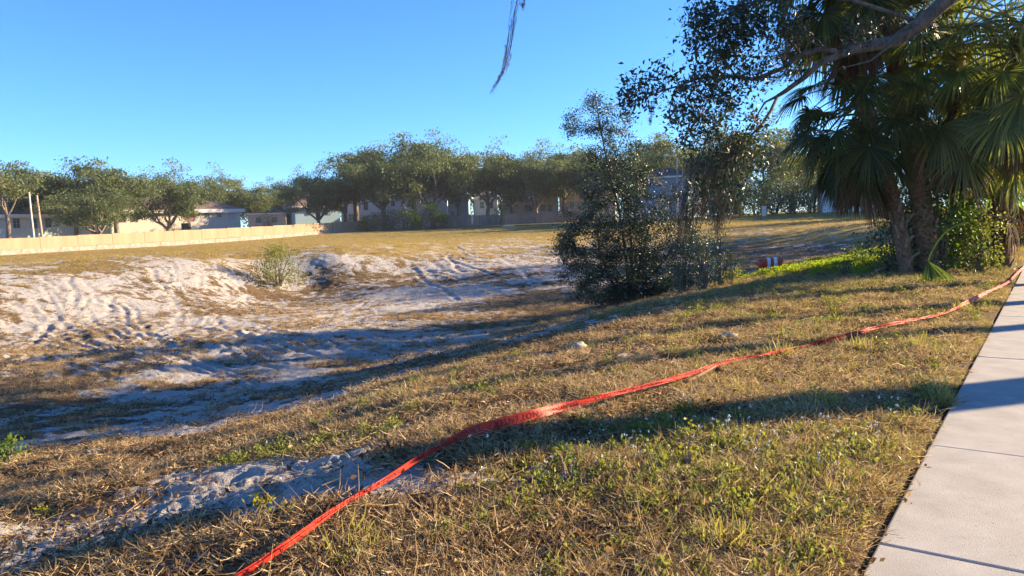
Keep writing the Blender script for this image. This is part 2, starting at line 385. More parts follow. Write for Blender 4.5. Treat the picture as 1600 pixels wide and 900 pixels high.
def ground_mat(nt, out):
    L = nt.links
    sa = N(nt, 'ShaderNodeAttribute', attribute_name='sand'); ga = N(nt, 'ShaderNodeAttribute', attribute_name='green')
    def math_(op, a, b=None, c=None):
        m = N(nt, 'ShaderNodeMath', operation=op)
        for i, q in enumerate((a, b, c)):
            if q is None: continue
            if isinstance(q, (int, float)): m.inputs[i].default_value = q
            else: L.new(q, m.inputs[i])
        return m.outputs[0]
    def mixc(f, a, b):
        m = N(nt, 'ShaderNodeMix', data_type='RGBA'); L.new(f, m.inputs[0])
        for i, q in ((6, a), (7, b)):
            if isinstance(q, tuple): m.inputs[i].default_value = (*q, 1)
            else: L.new(q, m.inputs[i])
        return m.outputs[2]
    nA = noise(nt, 1.6, 5, .62, stretch=(.7, 1, 1)); nB = noise(nt, 9, 5, .7); nC = noise(nt, 45, 4, .75); nD = noise(nt, .35, 3, .6)
    nE = noise(nt, 160, 2, .6)
    # sand coverage: attribute pushed through noise at three sizes
    s = math_('ADD', sa.outputs['Fac'], math_('MULTIPLY', math_('SUBTRACT', nA, .5), .5))
    s = math_('ADD', s, math_('MULTIPLY', math_('SUBTRACT', nB, .5), 1.3))
    s = math_('ADD', s, math_('MULTIPLY', math_('SUBTRACT', nC, .5), 1.3))
    mr = N(nt, 'ShaderNodeMapRange', interpolation_type='SMOOTHSTEP'); L.new(s, mr.inputs[0])
    mr.inputs[1].default_value = .42; mr.inputs[2].default_value = .64; smask = mr.outputs[0]
    sand = ramp(nt, nB, [(.3, (.28, .26, .235)), (.5, (.39, .378, .355)), (.75, (.48, .472, .455))])
    sand = mixc(math_('MULTIPLY', nD, .35), sand, (.40, .33, .26))
    dry = ramp(nt, nC, [(.30, (.035, .024, .014)), (.48, (.10, .066, .034)), (.62, (.23, .155, .075)), (.8, (.36, .265, .15))])
    gold = ramp(nt, nC, [(.28, (.13, .09, .03)), (.5, (.29, .21, .075)), (.75, (.42, .33, .125))])
    geo = N(nt, 'ShaderNodeNewGeometry'); sp = N(nt, 'ShaderNodeSeparateXYZ'); L.new(geo.outputs['Position'], sp.inputs[0])
    fr = N(nt, 'ShaderNodeMapRange'); L.new(sp.outputs[1], fr.inputs[0]); fr.inputs[1].default_value = 26; fr.inputs[2].default_value = 48
    hz = N(nt, 'ShaderNodeMapRange'); L.new(sp.outputs[2], hz.inputs[0]); hz.inputs[1].default_value = -.5; hz.inputs[2].default_value = -.1
    fld = math_('MULTIPLY', fr.outputs[0], hz.outputs[0])
    dry = mixc(fld, dry, gold)
    grn = ramp(nt, nC, [(.3, (.035, .042, .012)), (.6, (.10, .11, .028)), (.8, (.19, .19, .055))])
    g = math_('ADD', ga.outputs['Fac'], math_('MULTIPLY', math_('SUBTRACT', nB, .5), 1.4))
    g = math_('ADD', g, math_('MULTIPLY', math_('SUBTRACT', nD, .5), 1.0))
    mg = N(nt, 'ShaderNodeMapRange', interpolation_type='SMOOTHSTEP'); L.new(g, mg.inputs[0]); mg.inputs[1].default_value = .3; mg.inputs[2].default_value = .85
    col = mixc(math_('MULTIPLY', mg.outputs[0], .8), dry, grn)
    col = mixc(smask, col, sand)
    p = N(nt, 'ShaderNodeBsdfPrincipled'); p.inputs['Roughness'].default_value = .92; p.inputs['Specular IOR Level'].default_value = .15
    L.new(col, p.inputs['Base Color'])
    h = math_('ADD', math_('MULTIPLY', nB, 1.0), math_('MULTIPLY', nC, .45)); h = math_('ADD', h, math_('MULTIPLY', nE, .08))
    L.new(bump(nt, h, .8, .10), p.inputs['Normal']); L.new(p.outputs[0], out.inputs[0])
M['ground'] = mat('ground_cover', ground_mat)
build_ground()

# ------------------------------------------------------------------ pavement and road
def conc(nt, out):
    L = nt.links; n = noise(nt, 3, 5, .6); n2 = noise(nt, 140, 3, .7); n3 = noise(nt, .9, 3, .5)
    n4 = noise(nt, 14, 4, .8); c = ramp(nt, n, [(.3, (.30, .285, .255)), (.7, (.41, .39, .355))])
    c2 = ramp(nt, n2, [(.3, (.62, .62, .62)), (.6, (1, 1, 1))]); c3 = ramp(nt, n3, [(.3, (.80, .79, .77)), (.6, (1, 1, 1))])
    c4 = ramp(nt, n4, [(.30, (.42, .38, .33)), (.38, (1, 1, 1))])
    m4 = N(nt, 'ShaderNodeMix', data_type='RGBA', blend_type='MULTIPLY'); m4.inputs[0].default_value = .8; L.new(c3, m4.inputs[6]); L.new(c4, m4.inputs[7]); c3 = m4.outputs[2]
    m = N(nt, 'ShaderNodeMix', data_type='RGBA', blend_type='MULTIPLY'); m.inputs[0].default_value = .55; L.new(c, m.inputs[6]); L.new(c2, m.inputs[7])
    m2 = N(nt, 'ShaderNodeMix', data_type='RGBA', blend_type='MULTIPLY'); m2.inputs[0].default_value = 1; L.new(m.outputs[2], m2.inputs[6]); L.new(c3, m2.inputs[7])
    p = N(nt, 'ShaderNodeBsdfPrincipled'); p.inputs['Roughness'].default_value = .8; L.new(m2.outputs[2], p.inputs['Base Color'])
    L.new(bump(nt, n2, .5, .006), p.inputs['Normal']); L.new(p.outputs[0], out.inputs[0])
M['concrete'] = mat('pavement_concrete', conc)
M['asphalt'] = rough_mat('asphalt', (.04,.04,.042), (.065,.065,.065), 60, .9, .3, .01)
swk = bpy.data.objects.new('sidewalk', None); link(swk); tag(swk, 'pale concrete sidewalk of square slabs along the grass edge', kind='structure')
swk.location = (E0[0], E0[1], 0); swk.rotation_euler = (0, 0, math.atan2(ED[1], ED[0]))
J0 = np.dot(P(1455, 695, z=0)[:2]-E0, ED); SL = 1.86
def slab_mesh(seed):
    mb = MB(); b = .010; x0, x1, y0, y1 = .005, SL-.005, -1.83, 0
    def ringv(i, z): return [[x0+i, y0+i, z], [x1-i, y0+i, z], [x1-i, y1-i, z], [x0+i, y1-i, z]]
    v = ringv(0, -.12)+ringv(0, -b)+ringv(b*.35, -b*.3)+ringv(b*1.1, 0)
    f = [[3,2,1,0]]
    for k in range(3):
        for i in range(4): f.append([k*4+i, k*4+(i+1) % 4, k*4+4+(i+1) % 4, k*4+4+i])
    f.append([12,13,14,15]); mb.add(v, f); return mb.mesh('slab', [M['concrete']])
sm = slab_mesh(0)
for k in range(-5, 17):
    xs = J0+SL*k; o = part('slab', sm, None, swk); zt = .0 if xs+SL/2 < 20 else .25*(xs+SL/2-20)/25
    o.location = (xs, 0, zt+.002*((k*7) % 3)-.002)
rd = MB(); q = [E0+ED*t+EN*o for t, o in [(-40,5.5),(40,5.5),(40,12.5),(-40,12.5)]]
rd.add([[*q[0],.03],[*q[1],.33],[*q[2],.33],[*q[3],.03]], [[0,3,2,1]])
ro = part('road', rd, [M['asphalt']], None); tag(ro, 'asphalt street beyond the sidewalk', kind='structure')
# ------------------------------------------------------------------ trees
def bez(a, b, c, n): t = np.linspace(0, 1, n)[:, None]; return (1-t)**2*a+2*t*(1-t)*b+t*t*c
def tree_mesh(seed, h, w, fork, tr, nl, leaf, cl_r, per, sub=6, twig=3, lean=0, tonec=.5, low=.25, size=None, tube_seg=5, crown_c=.66, crown_r=.38, fill=0, moss=0):
    """trunk+limbs mesh and crown mesh for a spreading tree, base at the origin"""
    rng = rs(seed); T = MB(); K = MB()
    top = np.array([lean*.3, 0, fork]); T.tube(bez(np.zeros(3)-[0, 0, .3], np.array([lean*.2+rng.uniform(-.2, .2)*tr*3, rng.uniform(-1, 1)*tr, fork*.5]), top, 6),
                                               np.linspace(tr*1.25, tr*.8, 6), 8, rough=.2, rng=rng, mi=0)
    cen = []; cz = h*crown_c; rz = h*crown_r
    for i in range(nl):
        a = (i+rng.uniform(-.35, .35))/nl*2*np.pi; el = rng.uniform(low, 1.0) if i else 1.35
        rr = rng.uniform(.55, .8)
        e = np.array([math.cos(a)*math.cos(el)*w*rr+lean, math.sin(a)*math.cos(el)*w*rr, cz+math.sin(el)*rz*rr*1.1-rz*.35])
        mid = top+(e-top)*.45+rng.normal(size=3)*w*.06+[0, 0, h*.03]
        L = bez(top, mid, e, 7); L[1:-1] += rng.normal(size=(5, 3))*w*.022
        T.tube(L, np.linspace(tr*.55, tr*.16, 7), tube_seg+1, rough=.15, rng=rng)
        for j in range(sub):
            t = .35+.65*(j+rng.rand())/sub; k = min(int(t*6), 5); o = L[k]+(L[k+1]-L[k])*(t*6-k)
            d = rng.normal(size=3); d[2] = abs(d[2])*.8+.1; d += (o-np.array([lean, 0, cz-rz*.5]))/w*1.1; d /= np.linalg.norm(d)
            ln = w*rng.uniform(.2, .42); e2 = o+d*ln; e2[2] = min(e2[2], h*rng.uniform(.9, 1.0))
            S = bez(o, (o+e2)/2+rng.normal(size=3)*ln*.15, e2, 5); T.tube(S, np.linspace(tr*.2, tr*.06, 5), tube_seg)
            cen.append(e2)
            for k2 in range(twig):
                o3 = S[rng.randint(1, 5)]; d3 = rng.normal(size=3)+d*.8; d3[2] = d3[2]*.6+.15; d3 /= np.linalg.norm(d3)
                e3 = o3+d3*ln*rng.uniform(.4, .8); T.tube(np.array([o3, (o3+e3)/2+rng.normal(size=3)*ln*.05, e3]), [tr*.07, tr*.05, tr*.025], 4, cap=False); cen.append(e3)
    cen = np.array(cen)
    for c in cen:
        n = int(per*rng.uniform(.5, 1.5)); r = cl_r*rng.uniform(.6, 1.35)
        p = c+np.clip(rng.normal(size=(n, 3)), -1.5, 1.5)*np.array([r, r, r*.5])
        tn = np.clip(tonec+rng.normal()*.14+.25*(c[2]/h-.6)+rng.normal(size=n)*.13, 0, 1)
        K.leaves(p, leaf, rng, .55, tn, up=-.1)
    if moss:
        for c in cen[rng.choice(len(cen), moss)]:
            ln = rng.uniform(.05, .12)*h; n = 14
            p = c+np.stack([rng.normal(size=n)*.12, rng.normal(size=n)*.12, -rng.rand(n)*ln], 1); K.leaves(p, ln*.35, rng, .22, rng.rand(n), 1, up=-6)
    return T, K
def make_tree(name, label, cat, loc, seed, mats, rz=0, group=None, **kw):
    T, K = tree_mesh(seed, **kw); root = thing(name, label, cat, loc, rz, group)
    part('trunk', T, mats[0], root, True); part('crown', K, mats[1:], root); return root

far_mats = [M['bark_far'], M['oak_far'], M['moss']]
FG = 'oaks standing beyond the wall and fence'
kinds = []
for s, kw in enumerate([dict(h=10, w=6.5, fork=2.6, tr=.34, nl=6, leaf=.27, cl_r=.68, per=100, sub=6, twig=3, moss=14),
                        dict(h=10, w=5.4, fork=3.0, tr=.30, nl=5, leaf=.25, cl_r=.6, per=85, sub=7, twig=3, moss=24),
                        dict(h=10, w=7.5, fork=2.0, tr=.36, nl=7, leaf=.27, cl_r=.72, per=105, sub=6, twig=3, low=.1, moss=10),
                        dict(h=10, w=5.6, fork=2.2, tr=.26, nl=5, leaf=.23, cl_r=.55, per=62, sub=6, twig=3, tonec=.62, moss=20),
                        dict(h=10, w=4.0, fork=3.6, tr=.22, nl=5, leaf=.22, cl_r=.42, per=44, sub=6, twig=3, tonec=.65, moss=8),
                        dict(h=10, w=6.0, fork=2.4, tr=.32, nl=4, leaf=.26, cl_r=.75, per=120, sub=5, twig=3, moss=16, low=.0),
                        dict(h=10, w=5.0, fork=2.8, tr=.28, nl=4, leaf=.24, cl_r=.62, per=90, sub=7, twig=2, moss=26, low=.35, lean=1.0, tonec=.6),
                        dict(h=10, w=7.0, fork=1.8, tr=.34, nl=5, leaf=.26, cl_r=.8, per=120, sub=6, twig=3, moss=10, low=.05, tonec=.42)]):
    kinds.append(tree_mesh(100+s, **kw))
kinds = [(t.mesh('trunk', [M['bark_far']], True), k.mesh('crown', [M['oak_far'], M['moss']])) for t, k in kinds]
def far_tree(px, d, topy, k, label, wide=1.0, rz=None, name='oak_tree', cat='tree', sink=0, basey=None):
    b = P(px, 350, d=d); z0 = gz(b[0], b[1]); zt = P(px, topy, d=d)[2]
    sc = (zt-z0)/9.6
    root = thing(name, label, cat, (b[0], b[1], z0-.1), rz if rz is not None else px*1.7, FG)
    root.scale = (sc*wide*1.08, sc*wide*1.08, sc)
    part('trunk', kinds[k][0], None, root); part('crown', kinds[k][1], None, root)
    return root
for a in [
 (12, 90, 236, 4, 'thin loose-crowned tree with pale forked trunk, leftmost behind the orange wall', .9),
 (52, 104, 262, 1, 'tall oak behind the two bare pale trunks left of frame', .9),
 (118, 108, 257, 0, 'high open oak rising over the pale blue house roof', 1.0),
 (152, 98, 288, 2, 'dense bright green low oak leaning over the orange wall', .9),
 (182, 106, 262, 1, 'tall oak beside the left end of the cream house', 1.0),
 (228, 142, 275, 3, 'greyish oak behind the roof of the cream house', 1.2),
 (262, 112, 272, 2, 'round dense oak with V-forked dark trunk in front of the cream house', .80),
 (312, 148, 280, 0, 'rounded oak crown over the right half of the cream house roof', .95),
 (352, 150, 266, 3, 'loose tree top standing higher behind the cream house end', .9),
 (396, 152, 290, 0, 'dark oak with bent low trunk right of the cream house', .85),
 (425, 162, 292, 2, 'olive oak in the dip of the tree line left of the street lamp', .8),
 (462, 162, 290, 3, 'low grey oak behind the leaning street lamp', .9),
 (498, 136, 272, 2, 'broad dark oak with low branches near the blue-grey building', .85),
 (540, 138, 262, 0, 'dark oak with slender trunk beside the wall end', .8),
 (556, 144, 224, 4, 'tall open-topped oak, first peak of the centre group', 1.35),
 (600, 136, 242, 0, 'oak before the grey two-storey house, left of its windows', .95),
 (648, 144, 222, 1, 'highest oak of the centre group above the dark green hedge', 1.1),
 (676, 136, 230, 2, 'wide oak with pale arching limbs over the hedge', .75),
 (718, 141, 246, 1, 'oak with drooping pale foliage beside the light blue gable', 1.0),
 (764, 144, 232, 3, 'feathery pale grey oak behind the paling fence', 1.1),
 (800, 146, 243, 0, 'rounded oak above the beige bungalow', .9),
 (838, 141, 242, 2, 'broad greyish oak left of the pink house', .8),
 (882, 144, 238, 1, 'oak in front of the pink house corner', 1.1),
 (925, 136, 234, 0, 'oak behind the big dark bush, left of its stem', 1.0),
 (978, 124, 238, 3, 'pale oak behind the big dark bush, right of its stem', 1.1),
 (1015, 135, 222, 1, 'tall oak left of the dark hipped roof', 1.0),
 (1052, 128, 218, 0, 'oak behind the white street lamp head', .95),
 (1100, 115, 226, 2, 'oak right of the street lamp behind the hanging moss', .75),
 (1150, 108, 205, 1, 'oak above the yellow green thicket', 1.0),
 (1196, 100, 192, 3, 'pale oak left of the drooping palm leaves', 1.1),
 (1240, 105, 228, 0, 'oak half hidden behind the left palm leaves', .8),
 (1440, 92, 205, 2, 'oak behind the palm trunk at the right', .8),
 (1500, 88, 190, 0, 'oak glimpsed between the palms', .9),
 (1560, 82, 200, 1, 'oak behind the bright young fan palm', 1.1),
 (1610, 74, 210, 2, 'oak at the right edge behind the palms', .9),
 (88, 150, 268, 5, 'oak filling the gap above the pale blue bungalow, farther back', .9), (205, 165, 272, 7, 'broad oak far back between the two bungalows', .9), (285, 172, 284, 5, 'low oak far back behind the middle of the cream bungalow', .9),
 (372, 178, 278, 6, 'leaning oak far behind the right end of the cream bungalow', .8), (448, 182, 286, 7, 'wide low oak far behind the leaning street lamp', .8), (482, 172, 268, 5, 'oak far back rising left of the centre group', .7),
 (574, 176, 236, 6, 'leaning oak farther back in the centre group', .8), (625, 178, 232, 7, 'broad oak farther back in the centre group', .8), (700, 176, 232, 5, 'oak farther back at the right of the centre group', .8),
 (742, 178, 238, 6, 'oak farther back above the lavender cottage', .8), (785, 180, 240, 7, 'wide oak farther back above the beige bungalow', .8), (860, 180, 238, 5, 'oak farther back above the pink townhouse', .8),
 (905, 176, 236, 6, 'leaning oak farther back left of the big bush top', .8), (955, 172, 240, 7, 'wide oak farther back behind the big bush top', .8), (1000, 104, 262, 6, 'smaller oak standing before the dark hipped roof', .6),
 (1075, 130, 225, 7, 'broad oak farther back right of the white street lamp', .7), (1125, 128, 222, 5, 'oak farther back above the thicket', .7), (1285, 125, 235, 7, 'oak behind the white block building', .8), (1345, 122, 230, 5, 'oak behind the right half of the white block building', .8)]:
    far_tree(*a)

def treeline():
    rng = rs(61); K = MB()
    for i in range(1500):
        px = rng.uniform(-260, 1750); d = rng.uniform(185, 205); b = P(px, 340, d=d); h = (5.5+4*vnoise(np.array([px*.02]), np.array([1.0]), 8)[0])*rng.rand()**.7
        n = 22; K.leaves(np.array([b[0], b[1], 1.0+h])+rng.normal(size=(n, 3))*[1.6, 1.6, .8], .55, rng, .6, np.clip(.35+rng.normal()*.15+rng.normal(size=n)*.12, 0, 1))
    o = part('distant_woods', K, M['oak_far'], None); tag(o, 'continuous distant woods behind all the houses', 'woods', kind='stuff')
treeline()
# bright thicket on the right, hedge in front of the fence
def shrub(name, label, cat, loc, h, w, seed, leafmat, leaf=.12, n=1800, stems=5, group=None, bark='bark_far', tonec=.5, deep=None, cl=34, spread=.16, sharp=1.0):
    rng = rs(seed); T = MB(); K = MB(); per = max(4, n//cl)
    for i in range(cl):
        a = rng.rand()*2*np.pi; zz = rng.rand()**.9; rr = w*.5*math.sqrt(rng.rand())*(1-.55*zz**1.6*sharp)
        c = np.array([math.cos(a)*rr, math.sin(a)*rr, h*(.08+.86*zz)])
        if i < stems*3:
            T.tube(bez(np.array([math.cos(a)*.06*w, math.sin(a)*.06*w, -.1]), np.array([c[0]*.3, c[1]*.3, c[2]*.6]), c, 5), np.linspace(.022*h**.7, .004*h, 5), 4, cap=False)
        r = spread*w*rng.uniform(.6, 1.2)
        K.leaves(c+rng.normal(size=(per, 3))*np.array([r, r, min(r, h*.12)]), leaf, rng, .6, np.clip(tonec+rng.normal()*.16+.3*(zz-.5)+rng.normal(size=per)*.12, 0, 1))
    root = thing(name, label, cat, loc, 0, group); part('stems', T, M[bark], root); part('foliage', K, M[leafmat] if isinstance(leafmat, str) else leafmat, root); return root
TG = 'shrubs of the thicket beyond the field'
for i, (px, d, ty, w, lm, lab, tc) in enumerate([
 (1112, 100, 300, 4.5, 'bush_leaf', 'dark shrub at the left end of the far thicket', .6),
 (1135, 99, 285, 5, 'green_leaf', 'green shrub left of the yellow topped one in the far thicket', .35),
 (1158, 99, 266, 4.5, 'yellow_leaf', 'yellow green topped shrub, brightest of the far thicket', .35),
 (1182, 97, 280, 5.5, 'oak_far', 'deep green shrub right of the yellow one in the far thicket', .5),
 (1210, 95, 285, 5, 'oak_far', 'olive shrub behind the white marker post', .55),
 (1236, 94, 275, 5.5, 'oak_far', 'shrub at the right end of the thicket beside drooping palm leaves', .5),
 (1268, 96, 270, 5.0, 'oak_far', 'shrub behind the hanging palm leaves, left of the white wall', .45)]):
    b = P(px, 340, d=d); z0 = gz(b[0], b[1]); h = P(px, ty, d=d)[2]-z0
    shrub('thicket_shrub', lab, 'shrub', (b[0], b[1], z0), h, w, 300+i, lm, .24, 2600, group=TG, cl=60, tonec=tc, sharp=.6)
for i, (px, d, ty, w, lm, lab, tc) in enumerate([
 (575, 131, 338, 3.0, 'green_leaf', 'low green shrub touching the shaded end of the orange wall', .4),
 (592, 130, 333, 3.2, 'bush_leaf', 'dark shrub second from the wall end in the hedge row', .8),
 (612, 131, 327, 3.6, 'bush_leaf', 'tall dark shrub in the left half of the hedge row', .7),
 (632, 130, 325, 3.4, 'oak_far', 'brownish green shrub at the middle of the hedge row', .35),
 (655, 131, 308, 4.6, 'bush_leaf', 'tallest round dark shrub in the hedge row', .8),
 (648, 128, 330, 3.0, 'green_leaf', 'light green shrub in front of the tallest dark one', .45),
 (678, 130, 320, 3.8, 'green_leaf', 'bright green shrub at the right end of the hedge row', .4),
 (690, 128, 334, 2.6, 'green_leaf', 'small bright shrub where the paling fence begins', .5)]):
    b = P(px, 350, d=d); z0 = gz(b[0], b[1]); h = P(px, ty, d=d)[2]-z0
    shrub('hedge_shrub', lab, 'shrub', (b[0], b[1], z0-.1), h, w, 330+i, lm, .2, 1500, group='shrubs of the hedge row beside the wall', tonec=tc, sharp=.5)
for i, (px, d, ty, w, lm, lab) in enumerate([(782, 137, 322, 2.6, 'green_leaf', 'light green bush leaning over the paling fence'),
 (308, 111, 368, .9, 'green_leaf', 'small green weed growing at the foot of the orange wall'),
 (415, 140, 335, 4, 'bush_leaf', 'dark bush behind the orange wall under the bent trunk'),
 (268, 118, 345, 2.4, 'oak_far', 'garden bush in front of the cream house wall'),
 (1385, 93, 318, 3.0, 'bush_leaf', 'dark bush before the right end of the white wall')]):
    b = P(px, 350, d=d); z0 = gz(b[0], b[1]); h = max(P(px, ty, d=d)[2]-z0, .5)
    shrub('garden_bush', lab, 'bush', (b[0], b[1], z0-.1), h, w, 350+i, lm, .16, 900, sharp=.5)

# the big dark bush on the bank
def big_bush():
    b = ground(985, 474); rng = rs(5); T = MB(); K = MB()
    H = P(930, 138, d=b[1])[2]-b[2]; px2m = b[1]/F
    def pt(px, py, dy=0.0):
        q = P(px, py, d=b[1]+dy); return q-b
    stems = [[(985,476),(978,400),(968,330),(950,260),(938,200),(930,150)], [(985,476),(988,400),(980,320),(962,250),(975,200)],
             [(985,476),(1000,420),(1015,350),(1035,290)], [(985,476),(970,430),(935,390),(895,350)], [(985,476),(1010,440),(1045,400),(1075,340)],
             [(985,476),(960,450),(920,430),(880,410)], [(985,476),(1000,440),(1000,380),(1010,310)], [(970,470),(945,420),(925,340),(935,290)], [(1000,476),(1030,440),(1055,430),(1085,400)]]
    for i, s in enumerate(stems):
        q = np.array([pt(x, y, rng.normal()*.12+(k*rng.normal()*.12)) for k, (x, y) in enumerate(s)])
        T.tube(q, np.linspace(.062 if i < 3 else .04, .008, len(q)), 6, rough=.2, rng=rng)
    sk = np.concatenate(T.v)
    # foliage masses: px, py, radius px, clusters
    blobs = [(928,155,12,6),(905,185,20,9),(935,175,20,8),(960,190,24,10),(985,180,10,3),(890,200,14,5),(925,210,24,10),(960,220,22,10),(985,230,18,8),(950,250,26,12),(985,260,26,12),(915,245,14,5),
             (975,290,34,22),(935,295,26,14),(1010,285,22,11),(955,330,42,32),(1005,335,38,26),(915,340,28,15),(895,370,22,11),(930,385,42,30),(980,385,46,42),(1025,375,38,28),(1050,340,26,12),
             (890,400,22,13),(905,425,30,19),(950,430,42,36),(1000,430,46,40),(1045,420,38,27),(1075,400,28,15),(1080,440,28,14),(1060,300,26,5),(1090,370,26,8),(1100,420,26,9),(960,400,50,30),(1010,440,50,34),(970,450,44,26),(880,380,16,7),(935,460,26,14),(1020,460,36,20),(1065,370,20,9),(905,450,14,5)]
    for px, py, r, n in blobs:
        for k in range(int(n*(1.15 if py < 240 else 1.6 if py < 375 else 1.4))):
            a = rng.rand()*2*np.pi; q = math.sqrt(rng.rand())*r*1.1
            c = pt(px+q*math.cos(a), py+q*math.sin(a), rng.normal()*r*px2m*.85)
            if c[2] < .05: c[2] = .1+rng.rand()*.2
            j = np.argmin(((sk-c)**2).sum(1)+.15*(sk[:, 2] > c[2])); o = sk[j]
            T.tube(bez(o, (o+c)/2+rng.normal(size=3)*.04-[0, 0, .03], c, 4), [.009, .007, .005, .003], 3, cap=False)
            m = 88; rr = .11*rng.uniform(.7, 1.4)
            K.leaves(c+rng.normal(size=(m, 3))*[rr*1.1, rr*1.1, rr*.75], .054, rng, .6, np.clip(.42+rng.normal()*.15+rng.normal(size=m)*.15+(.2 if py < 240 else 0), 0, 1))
    root = thing('large_bush', 'tall dark evergreen bush with airy crooked top on the edge of the hollow', 'bush', b)
    part('stems', T, M['bark'], root, True); part('foliage', K, M['bush_leaf'], root)
big_bush()
for px, py, ty, w, lm, n, lab, tc in [(1126,445,346,.9,'yellow_leaf',700,'slim yellowish sapling right of the big dark bush, nearer the orange barrel',.12),
                                 (1098,455,368,.9,'bush_leaf',1200,'thin dark sapling between the big bush and the yellowish one',.8),
                                 (1065,458,365,1.1,'bush_leaf',1700,'dark sapling touching the right side of the big bush',.6),
                                 (1145,440,392,1.0,'yellow_leaf',500,'low olive sapling at the foot of the slim yellowish one',.1)]:
    b = ground(px, py); h = P(px, ty, d=b[1])[2]-b[2]
    shrub('sapling', lab, 'sapling', b, h, w, px, lm, .045, n, stems=5, cl=26, bark='bark', spread=.14, tonec=tc)
b = ground(435, 446); h = P(430, 384, d=b[1])[2]-b[2]
shrub('slope_shrub', 'bright green conical shrub growing on the white sand slope', 'shrub', b, h, 2.5, 41, 'weed', .085, 3000, cl=60, sharp=1.3, spread=.11, tonec=.35)
b = ground(14, 728); h = P(14, 684, d=b[1])[2]-b[2]
shrub('low_weed', 'bright leafy green weed at the left edge in shaded grass', 'weed', b, h, .34, 43, 'green_leaf', .05, 260, cl=16, spread=.2, tonec=.6, sharp=.3)
for px, py, ty, w, lm, lab in [(1140,445,415,.5,'weed','green weed patch left of the orange barrel'),
                               (890,770,690,.16,'green_leaf','tall broad-leaved green weed in front of the shadow band'),
                               (1075,745,652,.10,'yellow_leaf','thin yellow flowering stalk beside the shadow band'),
                               (406,806,780,.16,'yellow_leaf','small yellow plant on the sand left of the tape'),
                               (70,812,795,.16,'yellow_leaf','small yellow flowering plant at lower left in dry grass'),
                               (820,715,690,.10,'yellow_leaf','small yellow flower cluster just below the tape lettering'),
                               (440,815,795,.14,'weed','small green seedling on sand above the tape')]:
    b = ground(px, py); h = max(P(px, ty, d=b[1])[2]-b[2], .08)
    shrub('weed_plant', lab, 'weed', b, h, w, px+py, lm, .03 if w < .3 else .06, 90 if w < .3 else 260, stems=3, cl=8, spread=.18, sharp=.2, tonec=.6, bark='twig')

